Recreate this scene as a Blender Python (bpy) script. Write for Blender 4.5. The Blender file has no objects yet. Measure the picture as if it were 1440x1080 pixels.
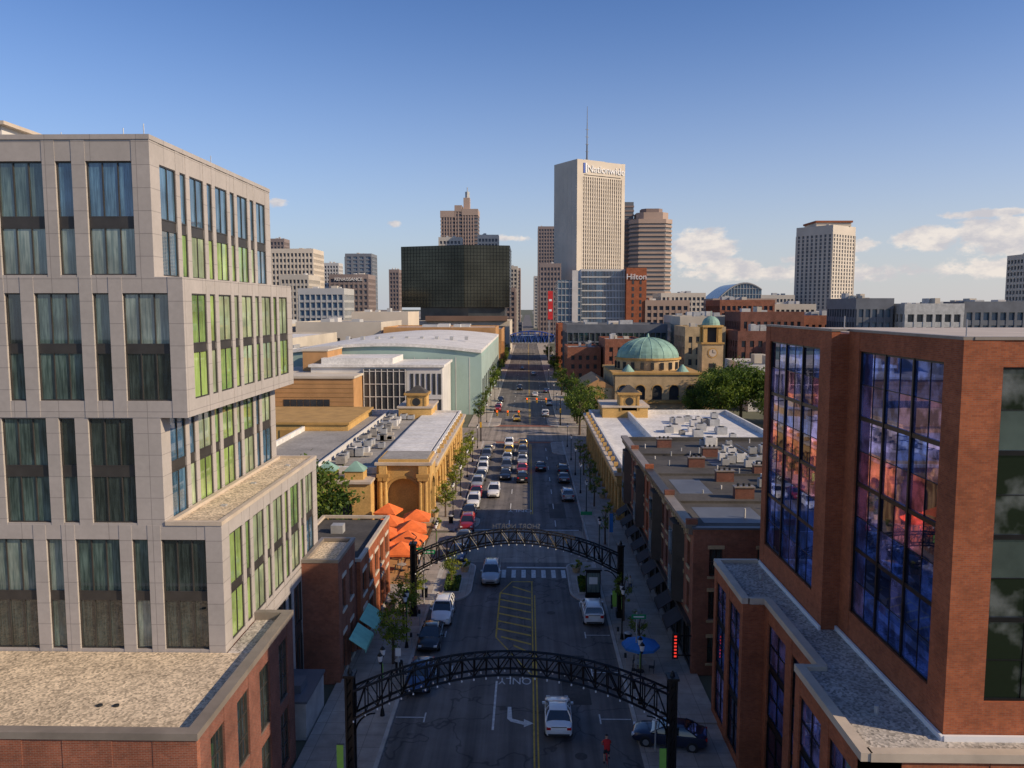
import bpy, bmesh, math, random
from mathutils import Vector, Matrix
random.seed(7)
R=math.radians
scene=bpy.context.scene
# ------------------------------------------------------------------ materials
def _nt(name):
    m=bpy.data.materials.new(name); m.use_nodes=True
    nt=m.node_tree; b=nt.nodes['Principled BSDF']; return m,nt,b
def _coord(nt):
    t=nt.nodes.new('ShaderNodeTexCoord'); return t.outputs['Object']
def _ramp(nt,src,c0,c1,p0=0.3,p1=0.7):
    r=nt.nodes.new('ShaderNodeValToRGB'); r.color_ramp.elements[0].position=p0; r.color_ramp.elements[1].position=p1
    r.color_ramp.elements[0].color=(*c0,1); r.color_ramp.elements[1].color=(*c1,1)
    nt.links.new(src,r.inputs[0]); return r.outputs[0]
def _noise(nt,vec,scale,detail=4,rough=.55):
    n=nt.nodes.new('ShaderNodeTexNoise'); n.inputs['Scale'].default_value=scale; n.inputs['Detail'].default_value=detail
    n.inputs['Roughness'].default_value=rough; nt.links.new(vec,n.inputs['Vector']); return n.outputs['Fac']
def _mix(nt,a,b,fac,mode='MULTIPLY'):
    m=nt.nodes.new('ShaderNodeMix'); m.data_type='RGBA'; m.blend_type=mode
    if isinstance(fac,(int,float)): m.inputs[0].default_value=fac
    else: nt.links.new(fac,m.inputs[0])
    for s,i in ((a,6),(b,7)):
        if isinstance(s,tuple): m.inputs[i].default_value=(*s,1)
        else: nt.links.new(s,m.inputs[i])
    return m.outputs[2]
def _bump(nt,b,src,st,dist=.02):
    bp=nt.nodes.new('ShaderNodeBump'); bp.inputs['Strength'].default_value=st; bp.inputs['Distance'].default_value=dist
    nt.links.new(src,bp.inputs['Height']); nt.links.new(bp.outputs[0],b.inputs['Normal'])
def mat(name,base,rough=.8,sc=.6,amt=.25,metal=0,spec=.4,bump=0,fine=0,coat=0):
    m,nt,b=_nt(name); co=_coord(nt)
    n=_noise(nt,co,sc,5,.6)
    lo=tuple(c*(1-amt) for c in base); hi=tuple(min(1,c*(1+amt)) for c in base)
    col=_ramp(nt,n,lo,hi)
    if fine:
        n2=_noise(nt,co,fine,3,.7)
        col=_mix(nt,col,_ramp(nt,n2,(.78,.78,.78),(1.15,1.15,1.15)),1.0)
        if bump: _bump(nt,b,n2,bump)
    elif bump: _bump(nt,b,n,bump)
    nt.links.new(col,b.inputs['Base Color'])
    b.inputs['Roughness'].default_value=rough; b.inputs['Metallic'].default_value=metal
    b.inputs['Specular IOR Level'].default_value=spec
    b.inputs['Coat Weight'].default_value=coat
    return m
def brick(name,c1,c2,mort,bw=.24,rh=.08,ms=.008,var=.3,off=.5):
    m,nt,b=_nt(name); co=_coord(nt)
    s=nt.nodes.new('ShaderNodeSeparateXYZ'); nt.links.new(co,s.inputs[0])
    a=nt.nodes.new('ShaderNodeMath'); a.operation='ADD'; nt.links.new(s.outputs[0],a.inputs[0]); nt.links.new(s.outputs[1],a.inputs[1])
    c=nt.nodes.new('ShaderNodeCombineXYZ'); nt.links.new(a.outputs[0],c.inputs[0]); nt.links.new(s.outputs[2],c.inputs[1])
    br=nt.nodes.new('ShaderNodeTexBrick'); nt.links.new(c.outputs[0],br.inputs['Vector']); br.offset=off
    br.inputs['Scale'].default_value=1; br.inputs['Brick Width'].default_value=bw; br.inputs['Row Height'].default_value=rh
    br.inputs['Mortar Size'].default_value=ms; br.inputs['Color1'].default_value=(*c1,1); br.inputs['Color2'].default_value=(*c2,1)
    br.inputs['Mortar'].default_value=(*mort,1)
    n=_noise(nt,co,.5,6,.65)
    col=_mix(nt,br.outputs[0],_ramp(nt,n,(1-var,)*3,(1+var*.6,)*3),1.0)
    n3=_noise(nt,co,3.5,3,.6)
    col=_mix(nt,col,_ramp(nt,n3,(1-var*.45,)*3,(1+var*.4,)*3),1.0)
    nt.links.new(col,b.inputs['Base Color']); b.inputs['Roughness'].default_value=.85
    b.inputs['Specular IOR Level'].default_value=.25
    return m
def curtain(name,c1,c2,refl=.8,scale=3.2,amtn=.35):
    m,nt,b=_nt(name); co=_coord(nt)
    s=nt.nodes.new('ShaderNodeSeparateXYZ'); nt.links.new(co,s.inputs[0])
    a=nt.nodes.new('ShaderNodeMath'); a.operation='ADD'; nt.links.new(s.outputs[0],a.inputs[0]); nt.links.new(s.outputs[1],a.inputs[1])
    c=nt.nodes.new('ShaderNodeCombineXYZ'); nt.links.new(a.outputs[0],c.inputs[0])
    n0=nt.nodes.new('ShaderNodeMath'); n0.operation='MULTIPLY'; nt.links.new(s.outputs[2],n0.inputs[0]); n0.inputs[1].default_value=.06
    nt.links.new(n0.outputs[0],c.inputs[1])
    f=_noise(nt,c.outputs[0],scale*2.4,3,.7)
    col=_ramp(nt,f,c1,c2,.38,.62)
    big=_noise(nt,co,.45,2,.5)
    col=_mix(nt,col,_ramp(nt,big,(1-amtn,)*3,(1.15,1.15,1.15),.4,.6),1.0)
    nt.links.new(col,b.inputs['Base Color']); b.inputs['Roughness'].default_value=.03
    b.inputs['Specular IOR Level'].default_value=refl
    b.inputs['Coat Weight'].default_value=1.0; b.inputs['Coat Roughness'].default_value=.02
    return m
def glass(name,tint,metal=.75,rough=.03,wav=.0,lo=.5,sc=.35,p=(.3,.7),lotint=None):
    m,nt,b=_nt(name); co=_coord(nt)
    n=_noise(nt,co,sc,4,.6)
    col=_ramp(nt,n,lotint or tuple(c*lo for c in tint),tint,*p)
    nt.links.new(col,b.inputs['Base Color']); b.inputs['Metallic'].default_value=metal; b.inputs['Roughness'].default_value=rough
    if wav: _bump(nt,b,_noise(nt,co,.8,1),wav,.05)
    return m
def leafmat(name,c):
    m,nt,b=_nt(name); co=_coord(nt)
    n=_noise(nt,co,2.5,2,.5)
    nt.links.new(_ramp(nt,n,tuple(x*.6 for x in c),tuple(x*1.35 for x in c)),b.inputs['Base Color'])
    b.inputs['Roughness'].default_value=.6; b.inputs['Specular IOR Level'].default_value=.25
    t=nt.nodes.new('ShaderNodeBsdfTranslucent'); t.inputs[0].default_value=(c[0]*1.6,c[1]*1.6,c[2]*.8,1)
    mx=nt.nodes.new('ShaderNodeMixShader'); mx.inputs[0].default_value=.3
    nt.links.new(b.outputs[0],mx.inputs[1]); nt.links.new(t.outputs[0],mx.inputs[2])
    nt.links.new(mx.outputs[0],nt.nodes['Material Output'].inputs[0]); return m
def gravelmat(name,c):
    m,nt,b=_nt(name); co=_coord(nt)
    v=nt.nodes.new('ShaderNodeTexVoronoi'); v.inputs['Scale'].default_value=9; nt.links.new(co,v.inputs['Vector'])
    col=_ramp(nt,v.outputs['Color'],tuple(x*.5 for x in c),tuple(min(1,x*1.4) for x in c),.1,.8)
    n=_noise(nt,co,.5,5,.6)
    col=_mix(nt,col,_ramp(nt,n,(.75,.75,.75),(1.15,1.15,1.15)),1.0)
    nt.links.new(col,b.inputs['Base Color']); b.inputs['Roughness'].default_value=.95
    _bump(nt,b,v.outputs['Distance'],.35,.02); return m
def asphaltmat(name,c):
    m,nt,b=_nt(name); co=_coord(nt)
    n=_noise(nt,co,.25,6,.65); col=_ramp(nt,n,tuple(x*.75 for x in c),tuple(x*1.35 for x in c))
    mp=nt.nodes.new('ShaderNodeMapping'); mp.inputs['Scale'].default_value=(1.1,.03,1); nt.links.new(co,mp.inputs[0])
    s=_noise(nt,mp.outputs[0],1.0,3,.6); col=_mix(nt,col,_ramp(nt,s,(.7,.7,.7),(1.3,1.3,1.3),.35,.65),1.0)
    v=nt.nodes.new('ShaderNodeTexVoronoi'); v.feature='DISTANCE_TO_EDGE'; v.inputs['Scale'].default_value=.16
    mp2=nt.nodes.new('ShaderNodeVectorMath'); mp2.operation='ADD'
    nn=nt.nodes.new('ShaderNodeTexNoise'); nn.inputs['Scale'].default_value=.6; nt.links.new(co,nn.inputs['Vector'])
    sc=nt.nodes.new('ShaderNodeVectorMath'); sc.operation='SCALE'; sc.inputs['Scale'].default_value=2.5; nt.links.new(nn.outputs['Color'],sc.inputs[0])
    nt.links.new(co,mp2.inputs[0]); nt.links.new(sc.outputs[0],mp2.inputs[1]); nt.links.new(mp2.outputs[0],v.inputs['Vector'])
    col=_mix(nt,col,_ramp(nt,v.outputs['Distance'],(.55,.55,.55),(1,1,1),.004,.014),1.0)
    f=_noise(nt,co,18,2,.7); col=_mix(nt,col,_ramp(nt,f,(.8,.8,.8),(1.15,1.15,1.15)),1.0)
    nt.links.new(col,b.inputs['Base Color']); b.inputs['Roughness'].default_value=.85; return m
def slabmat(name,c,size=1.5):
    m,nt,b=_nt(name); co=_coord(nt)
    br=nt.nodes.new('ShaderNodeTexBrick'); br.offset=0; nt.links.new(co,br.inputs['Vector']); br.inputs['Scale'].default_value=1
    br.inputs['Brick Width'].default_value=size; br.inputs['Row Height'].default_value=size; br.inputs['Mortar Size'].default_value=.02
    br.inputs['Color1'].default_value=(*c,1); br.inputs['Color2'].default_value=(*[x*.85 for x in c],1); br.inputs['Mortar'].default_value=(*[x*.5 for x in c],1)
    n=_noise(nt,co,.7,5,.65); col=_mix(nt,br.outputs[0],_ramp(nt,n,(.7,.7,.7),(1.15,1.15,1.15)),1.0)
    nt.links.new(col,b.inputs['Base Color']); b.inputs['Roughness'].default_value=.9; return m
def emis(name,c,s):
    m,nt,b=_nt(name); b.inputs['Base Color'].default_value=(*c,1); b.inputs['Emission Color'].default_value=(*c,1); b.inputs['Emission Strength'].default_value=s; return m
SIMPLE=dict(conc2=(.52,.46,.37),whitew=(.55,.53,.5),fin=(.62,.53,.41),brown=(.20,.125,.09),pinkb=(.38,.26,.185),metal=(.42,.42,.41),gtow=(.04,.045,.05),gtowb=(.07,.13,.19),roofg=(.30,.28,.25),white=(.66,.64,.6),roofd=(.07,.065,.06),slate=(.12,.13,.15))
M=dict(
 conc=brick('hotel_panel',(.40,.365,.34),(.375,.345,.32),(.24,.22,.21),2.4,1.18,.018,.1,0),
 conc2=mat('beige_concrete',SIMPLE['conc2'],.85,.1,.15),
 white=mat('white_roof',SIMPLE['white'],.8,.2,.15,fine=1.5),
 whitew=mat('white_wall',SIMPLE['whitew'],.8,.2,.12),
 bronze=mat('bronze_frame',(.06,.055,.05),.45,1,.2,metal=.3),
 black=mat('black_steel',(.012,.012,.013),.4,2,.3,metal=.3),
 dark=mat('dark_interior',(.02,.022,.024),.6),
 coping=mat('metal_coping',(.25,.215,.18),.5,.6,.2,metal=.2),
 ltcop=mat('light_coping',(.50,.42,.33),.6,.6,.15),
 brick=brick('red_brick',(.30,.09,.045),(.22,.065,.035),(.27,.2,.15)),
 brickr=brick('orange_brick',(.40,.115,.045),(.30,.08,.034),(.26,.14,.09)),
 brickd=brick('dark_brick',(.21,.07,.045),(.15,.05,.035),(.2,.15,.12)),
 stone=mat('limestone',(.44,.32,.18),.9,.4,.25,fine=6),
 yellow=mat('yellow_stucco',(.55,.34,.115),.85,.4,.2,fine=5),
 yellowd=mat('ochre_trim',(.42,.25,.08),.85,.4,.2),
 tan=mat('tan_panel',(.44,.24,.10),.7,.3,.15),
 teal=mat('teal_panel',(.30,.41,.37),.7,.1,.1),
 patina=mat('copper_patina',(.20,.33,.27),.7,.5,.25),
 gravel=gravelmat('roof_gravel',(.56,.45,.31)),
 gravel2=gravelmat('grey_gravel',(.40,.36,.31)),
 roofd=mat('dark_roof',SIMPLE['roofd'],.9,.3,.35,fine=3),
 roofg=mat('grey_roof',SIMPLE['roofg'],.9,.15,.25,fine=2),
 asphalt=asphaltmat('asphalt',(.12,.108,.10)),
 asph2=asphaltmat('sunlit_side_asphalt',(.26,.22,.18)),  # paler than the road, sunlight on the intersection put into its colour
 walk=slabmat('sidewalk_concrete',(.38,.33,.28)),
 kerb=mat('kerb_stone',(.42,.39,.35),.9),
 paint=mat('road_paint_white',(.55,.55,.53),.8,3,.3),
 painty=mat('road_paint_yellow',(.50,.33,.05),.8,3,.3),
 xbrick=mat('crosswalk_brick',(.26,.10,.06),.9,2,.3),
 ground=mat('ground',(.10,.105,.07),.95,.02,.35),
 soil=mat('planter_soil',(.05,.06,.025),.95,3,.4),
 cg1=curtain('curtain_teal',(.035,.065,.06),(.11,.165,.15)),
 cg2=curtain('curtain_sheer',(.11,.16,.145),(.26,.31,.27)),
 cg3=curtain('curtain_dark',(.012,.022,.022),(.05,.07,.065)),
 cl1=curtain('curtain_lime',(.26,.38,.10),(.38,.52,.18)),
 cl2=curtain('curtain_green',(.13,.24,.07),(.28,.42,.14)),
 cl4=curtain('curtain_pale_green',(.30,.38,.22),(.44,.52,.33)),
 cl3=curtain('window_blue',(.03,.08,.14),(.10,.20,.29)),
 gdark=glass('dark_glass_painted_reflection',(.42,.47,.5),.85,.02,.02,sc=.45,p=(.5,.66),lotint=(.05,.075,.05)),  # green-black and pale blotches paint tree and sky reflections into the glass
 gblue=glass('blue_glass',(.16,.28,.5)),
 gpurp=glass('painted_reflection_violet',(.50,.46,1.0),.72,.02,.03,.3,.9,(.42,.58)),  # this and the next three: mottled tints painted to imitate reflections
 gpink=glass('painted_reflection_rose',(.95,.36,.58),.72,.02,.03,.3,.9,(.42,.58)),
 gnavy=glass('painted_reflection_navy',(.16,.30,.95),.72,.02,.03,.3,.9,(.42,.58)),
 gblk=glass('painted_reflection_dark',(.07,.09,.22),.8,.02,.03,.5,.9),
 ggrn=glass('green_glass',(.25,.34,.33),.8),
 gmir=glass('bronze_mirror',(.085,.08,.06),.75,.14,.1,.5,.06),
 gtow=mat('tower_glass',SIMPLE['gtow'],.25,.2,.3,spec=.6),
 gtowb=mat('tower_glass_blue',SIMPLE['gtowb'],.2,.2,.3,spec=.7),
 fin=mat('tower_fins',SIMPLE['fin'],.85,.05,.08),
 brown=mat('brown_granite',SIMPLE['brown'],.8,.05,.15),
 pinkb=mat('rose_granite',SIMPLE['pinkb'],.8,.05,.12),
 metal=mat('galvanised',SIMPLE['metal'],.5,1,.2,metal=.25),
 slate=mat('slate_metal',SIMPLE['slate'],.5,.3,.2,metal=.1),
 orange=mat('orange_canvas',(.80,.17,.04),.8,1.2,.25),
 bluec=mat('blue_canvas',(.03,.16,.45),.8,2,.12),
 aqua=mat('aqua_awning',(.25,.58,.44),.8,2,.1),
 red=mat('red_sign',(.55,.03,.03),.5),
 green=mat('sign_green',(.02,.25,.10),.5,2,.05),
 lime=mat('banner_lime',(.25,.5,.08),.7,2,.1),
 wsign=mat('sign_white',(.75,.75,.75),.6,2,.03),
 sblue=mat('sign_blue',(.02,.08,.4),.5,2,.05),
 sigy=mat('signal_yellow',(.6,.35,.03),.5,2,.05),
 bark=mat('bark',(.10,.07,.05),.95,6,.3),
 l1=leafmat('leaf_dark',(.035,.07,.014)), l2=leafmat('leaf_mid',(.075,.12,.02)), l3=leafmat('leaf_light',(.14,.19,.028)),
 y1=leafmat('leaf_lime',(.24,.26,.025)), y2=leafmat('leaf_lime_dark',(.12,.16,.02)),
 tyre=mat('tyre',(.02,.02,.02),.8), rim=mat('rim',(.4,.4,.4),.35,2,.1,metal=.8),
 cglass=mat('car_glass',(.015,.018,.022),.05,1,.1,spec=.8,coat=1),
 tail=mat('tail_lamp',(.45,.01,.01),.25,2,.05), head=mat('head_lamp',(.7,.7,.7),.15,2,.05),
 skin=mat('skin',(.45,.26,.18),.6), redsh=mat('red_jersey',(.5,.02,.02),.8), blk=mat('black_cloth',(.02,.02,.025),.8), cream=mat('light_cloth',(.5,.48,.44),.8), denim=mat('denim',(.04,.07,.14),.8),
 neon=emis('neon_red',(1,.05,.03),.9), sigr=emis('signal_red',(1,.03,.01),2.5),
)
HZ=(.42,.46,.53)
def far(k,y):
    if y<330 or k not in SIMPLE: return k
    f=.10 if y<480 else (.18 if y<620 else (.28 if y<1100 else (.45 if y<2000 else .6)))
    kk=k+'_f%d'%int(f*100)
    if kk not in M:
        c=SIMPLE[k]; M[kk]=mat(k+'_painted_haze_%d'%int(f*100),tuple(a*(1-f)+h*f*.8 for a,h in zip(c,HZ)),.8,.05,.1)  # distance haze painted into the base colour
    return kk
# ------------------------------------------------------------------ mesh builder
class MB:
    def __init__(s): s.v=[];s.f=[];s.m=[];s.mats=[]
    def mi(s,m):
        m=M[m] if isinstance(m,str) else m
        if m not in s.mats: s.mats.append(m)
        return s.mats.index(m)
    def hexa(s,p,m):
        n=len(s.v); s.v+= [tuple(q) for q in p]; k=s.mi(m)
        for f in ((0,3,2,1),(4,5,6,7),(0,1,5,4),(1,2,6,5),(2,3,7,6),(3,0,4,7)):
            s.f.append(tuple(n+i for i in f)); s.m.append(k)
    def box(s,x0,x1,y0,y1,z0,z1,m):
        s.hexa([(x0,y0,z0),(x1,y0,z0),(x1,y1,z0),(x0,y1,z0),(x0,y0,z1),(x1,y0,z1),(x1,y1,z1),(x0,y1,z1)],m)
    def poly(s,p,m):
        n=len(s.v); s.v+=[tuple(q) for q in p]; s.f.append(tuple(range(n,n+len(p)))); s.m.append(s.mi(m))
    def prism(s,p,z0,z1,m,top=None):
        n=len(p); s.poly([(x,y,z1) for x,y in p],top or m); s.poly([(x,y,z0) for x,y in p][::-1],m)
        for i in range(n):
            a=p[i];b=p[(i+1)%n]; s.poly([(a[0],a[1],z0),(b[0],b[1],z0),(b[0],b[1],z1),(a[0],a[1],z1)],m)
    def cyl(s,c,z0,z1,r,m,n=12,r2=None,cap=True,ph=0):
        r2=r if r2 is None else r2; k=s.mi(m); b=len(s.v)
        for z,rr in ((z0,r),(z1,r2)):
            for i in range(n):
                a=2*math.pi*i/n+ph; s.v.append((c[0]+rr*math.cos(a),c[1]+rr*math.sin(a),z))
        for i in range(n):
            j=(i+1)%n; s.f.append((b+i,b+j,b+n+j,b+n+i)); s.m.append(k)
        if cap:
            s.f.append(tuple(b+n+i for i in range(n))); s.m.append(k); s.f.append(tuple(b+i for i in range(n))[::-1]); s.m.append(k)
    def tube(s,p,q,r,m,n=6,r2=None):
        p=Vector(p);q=Vector(q); d=(q-p)
        if d.length<1e-6: return
        d.normalize(); u=d.orthogonal().normalized(); w=d.cross(u); r2=r if r2 is None else r2
        b=len(s.v);k=s.mi(m)
        for c,rr in ((p,r),(q,r2)):
            for i in range(n):
                a=2*math.pi*(i+.5)/n; s.v.append(tuple(c+u*(rr*math.cos(a))+w*(rr*math.sin(a))))
        for i in range(n):
            j=(i+1)%n; s.f.append((b+i,b+j,b+n+j,b+n+i)); s.m.append(k)
        s.f.append(tuple(b+n+i for i in range(n))); s.m.append(k); s.f.append(tuple(b+i for i in range(n))[::-1]); s.m.append(k)
    def strut(s,p,q,r,m): s.tube(p,q,r*.75,m,4)
    def dome(s,c,z,r,h,m,n=24,k=8,ribs=None):
        for i in range(k):
            a0=math.pi/2*i/k;a1=math.pi/2*(i+1)/k
            s.cyl(c,z+h*math.sin(a0),z+h*math.sin(a1),r*math.cos(a0),m,n,max(.01,r*math.cos(a1)),cap=False)
        if ribs:
            for j in range(n//2):
                t=2*math.pi*j/(n//2)
                for i in range(k):
                    a0=math.pi/2*i/k;a1=math.pi/2*(i+1)/k
                    s.strut((c[0]+r*math.cos(a0)*math.cos(t),c[1]+r*math.cos(a0)*math.sin(t),z+h*math.sin(a0)),(c[0]+r*math.cos(a1)*math.cos(t),c[1]+r*math.cos(a1)*math.sin(t),z+h*math.sin(a1)),.12,ribs)
    def fb(s,O,U,N,u0,u1,d0,d1,z0,z1,m):
        P=lambda u,d,z:(O[0]+U[0]*u+N[0]*d,O[1]+U[1]*u+N[1]*d,z)
        s.hexa([P(u0,d0,z0),P(u1,d0,z0),P(u1,d1,z0),P(u0,d1,z0),P(u0,d0,z1),P(u1,d0,z1),P(u1,d1,z1),P(u0,d1,z1)],m)
    def mesh(s,name,smooth=None,recalc=True):
        me=bpy.data.meshes.new(name); me.from_pydata(s.v,[],s.f)
        for m in s.mats: me.materials.append(m)
        me.polygons.foreach_set('material_index',s.m)
        if recalc:
            bm=bmesh.new(); bm.from_mesh(me)
            if smooth: bmesh.ops.remove_doubles(bm,verts=bm.verts,dist=.0005)
            bmesh.ops.recalc_face_normals(bm,faces=bm.faces); bm.to_mesh(me); bm.free()
        if smooth:
            me.polygons.foreach_set('use_smooth',[True]*len(me.polygons)); me.set_sharp_from_angle(angle=R(smooth))
        me.update(); return me
    def build(s,name,loc=(0,0,0),rz=0,parent=None,smooth=None):
        return place(name,s.mesh(name,smooth),loc,rz,parent)
def place(name,me,loc=(0,0,0),rz=0,parent=None,sc=None):
    o=bpy.data.objects.new(name,me); o.location=loc; o.rotation_euler=(0,0,rz)
    if sc: o.scale=sc
    scene.collection.objects.link(o)
    if parent: o.parent=parent
    return o
def text(name,s,size,loc,rot,m,parent=None,ext=.02,sx=1):
    c=bpy.data.curves.new(name,'FONT'); c.body=s; c.size=size; c.extrude=ext; c.align_x='CENTER'
    c.materials.append(M[m]); o=bpy.data.objects.new(name,c); o.location=loc; o.rotation_euler=rot; o.scale=(sx,1,1)
    scene.collection.objects.link(o)
    if parent: o.parent=parent
    return o
def facade(mb,O,U,N,W,Z0,Z1,cols,rows,wall,panes,frame='bronze',t=.35,spand=None,split=(1,1),u_start=0,sill=None,fr=.07,pd=0.0):
    e=u_start
    for c0,c1 in cols:
        mb.fb(O,U,N,e,c0,0,t,Z0,Z1,wall); e=c1
    mb.fb(O,U,N,e,W,0,t,Z0,Z1,wall)
    for ci,(c0,c1) in enumerate(cols):
        z=Z0
        for ri,(r0,r1) in enumerate(rows):
            if r0>z+.01: mb.fb(O,U,N,c0,c1,0,(t-.02) if (not spand or ri==0) else max(t-.14,pd+.06),z,r0,wall if (not spand or ri==0) else spand)
            z=r1
            pm=random.choice(panes) if not callable(panes) else panes(ci,ri)
            mb.fb(O,U,N,c0,c1,.0,pd+.03,r0,r1,pm)
            if frame:
                d0,d1=pd+.03,pd+.10
                mb.fb(O,U,N,c0,c0+fr,d0,d1,r0,r1,frame); mb.fb(O,U,N,c1-fr,c1,d0,d1,r0,r1,frame)
                mb.fb(O,U,N,c0+fr,c1-fr,d0,d1-.005,r0,r0+fr,frame); mb.fb(O,U,N,c0+fr,c1-fr,d0,d1-.005,r1-fr,r1,frame)
                nx=split[0] if (c1-c0)>1.2 else 1
                for i in range(1,nx):
                    x=c0+(c1-c0)*i/nx; mb.fb(O,U,N,x-fr*.4,x+fr*.4,d0,d1-.01,r0+fr,r1-fr,frame)
                for i in range(1,split[1]):
                    zz=r0+(r1-r0)*i/split[1]; mb.fb(O,U,N,c0+fr,c1-fr,d0,d1-.02,zz-fr*.5,zz+fr*.5,frame)
            if sill: mb.fb(O,U,N,c0-.12,c1+.12,t-.02,t+.09,r0-.18,r0-.003,sill); mb.fb(O,U,N,c0-.12,c1+.12,t-.02,t+.05,r1+.003,r1+.28,sill)
        if z<Z1-.01: mb.fb(O,U,N,c0,c1,0,t-.02,z,Z1,wall)
def glazed(mb,O,U,N,W,Z0,Z1,u0,u1,z0,z1,nx,nz,wall,pick,t=.45,us=0,heavy=2):
    facade(mb,O,U,N,W,Z0,Z1,[(u0,u1)],[(z0,z1)],wall,['black'],None,t=t,u_start=us)
    dx=(u1-u0)/nx; dz=(z1-z0)/nz; d=t-.2
    for i in range(nx):
        for j in range(nz):
            tilt=random.uniform(-.004,.004)
            mb.fb(O,U,N,u0+i*dx,u0+(i+1)*dx,.03,d+tilt,z0+j*dz,z0+(j+1)*dz,pick(i,j,nz))
    for i in range(nx+1):
        w=.13 if i in (0,nx) or i%heavy==0 else .03
        a=max(u0,u0+i*dx-w/2); b=min(u1,u0+i*dx+w/2); mb.fb(O,U,N,a,b,d-.03,d+(.10 if w>.1 else .03),z0,z1,'black')
    for j in range(nz+1):
        w=.20 if (j%2==0) else .04
        a=max(z0,z0+j*dz-w/2); b=min(z1,z0+j*dz+w/2)
        mb.fb(O,U,N,u0,u1,d-.03,d+(.07 if w>.1 else .025),a,b,'black')
def pattern(W,start,pat,end=.4):
    out=[];u=start;i=0
    while True:
        w,g=pat[i%len(pat)]
        if u+w>W-end: break
        out.append((u,u+w)); u+=w+g; i+=1
    return out
def even(W,n,frac,m=.4):
    s=(W-2*m)/n; return [(m+s*i+s*(1-frac)/2,m+s*i+s*(1+frac)/2) for i in range(n)]
def parapet(mb,x0,x1,y0,y1,z0,z1,w,m):
    mb.box(x0,x1,y0,y0+w,z0,z1,m); mb.box(x0,x1,y1-w,y1,z0,z1,m); mb.box(x0,x0+w,y0+w,y1-w,z0,z1,m); mb.box(x1-w,x1,y0+w,y1-w,z0,z1,m)
def archwall(mb,O,U,N,W,Z0,Z1,u0,u1,spring,t,wall,pane=None,trim=None):
    cx=(u0+u1)/2; r=(u1-u0)/2; n=10
    mb.fb(O,U,N,0,u0,0,t,Z0,Z1,wall); mb.fb(O,U,N,u1,W,0,t,Z0,Z1,wall)
    P=lambda u,d,z:(O[0]+U[0]*u+N[0]*d,O[1]+U[1]*u+N[1]*d,z)
    for i in range(n):
        a=math.pi-math.pi*i/n; b=math.pi-math.pi*(i+1)/n
        ua,za=cx+r*math.cos(a),spring+r*math.sin(a); ub,zb=cx+r*math.cos(b),spring+r*math.sin(b)
        mb.hexa([P(ua,0,za),P(ub,0,zb),P(ub,t-.01,zb),P(ua,t-.01,za),P(ua,0,Z1),P(ub,0,Z1),P(ub,t-.01,Z1),P(ua,t-.01,Z1)],wall)
        if trim:
            k=1.16
            ta,tza=cx+r*k*math.cos(a),spring+r*k*math.sin(a); tb,tzb=cx+r*k*math.cos(b),spring+r*k*math.sin(b)
            mb.hexa([P(ua,t-.02,za),P(ub,t-.02,zb),P(ub,t+.08,zb),P(ua,t+.08,za),P(ta,t-.02,tza),P(tb,t-.02,tzb),P(tb,t+.08,tzb),P(ta,t+.08,tza)],trim)
    if pane: mb.fb(O,U,N,u0-.1,u1+.1,-.05,.02,Z0,spring+r+.1,pane)
# ------------------------------------------------------------------ ground, road
g=MB(); g.poly([(-7000,-600,-.03),(7000,-600,-.03),(7000,9000,-.03),(-7000,9000,-.03)],'ground'); g.build('ground')
XL,XR=-9.1,7.2
r=MB(); r.poly([(XL,-80,0),(XR,-80,0),(XR,3000,0),(XL,3000,0)],'asphalt'); r.build('road')
r=MB()
r.poly([(-120,86,.004),(XL+.0,86,.004),(XL,97,.004),(-120,97,.004)],'asph2')
r.poly([(XL,85.5,.004),(XR,85.5,.004),(XR,98,.004),(XL,98,.004)],'asph2')  # sunlit patch across the road, painted as lighter asphalt
r.poly([(-200,166,.004),(200,166,.004),(200,184,.004),(-200,184,.004)],'asph2')
r.build('side_street')
r=MB()
def walk(x0,x1,y0,y1,side):
    r.box(x0+(.0 if side<0 else .25),x1-(.25 if side<0 else 0),y0,y1,-.02,.14,'walk')
    if side<0: r.box(x1-.25,x1,y0,y1,-.02,.15,'kerb')
    else: r.box(x0,x0+.25,y0,y1,-.02,.15,'kerb')
walk(-14.2,XL,-80,74,-1); walk(-14,XL,97.5,165,-1); walk(-14,XL,185,900,-1); walk(-60,XL,74.0,85.6,-1)
walk(XR,13,-80,45.5,1); walk(XR,13,51.5,165,1); walk(XR,16,185,900,1)
r.box(XR,13,45.5,51.5,-.02,.03,'walk')
def bump(xa,xb,y0,y1):
    d=1 if xb>xa else -1; p=[(xa,y0)]
    for i in range(7):
        a=i/6*math.pi/2; p.append((xb-d*2.2+d*2.2*math.sin(a)-0, y0+3.0-(3.0)*math.cos(a)))
    for i in range(7):
        a=i/6*math.pi/2; p.append((xb-d*1.5+d*1.5*math.cos(a), y1-1.5+1.5*math.sin(a)))
    p.append((xa,y1)); r.prism(p,-.02,.152,'kerb'); 
    c=(sum(q[0] for q in p)/len(p),sum(q[1] for q in p)/len(p))
    q=[(c[0]+(x-c[0])*.9,c[1]+(y-c[1])*.94) for x,y in p]; r.prism(q,.1,.158,'walk')
bump(XL+.01,-5.5,73.5,85); bump(XR-.01,4.2,73.5,85.2); bump(XL+.01,-6.2,98.5,104); bump(XR-.01,4.8,150,164); bump(XL+.01,-6.5,154,164.5)
bump(XL+.01,-6.5,186,200); bump(XR-.01,4.8,186,200)
r.build('sidewalk')
pl=MB()
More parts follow.
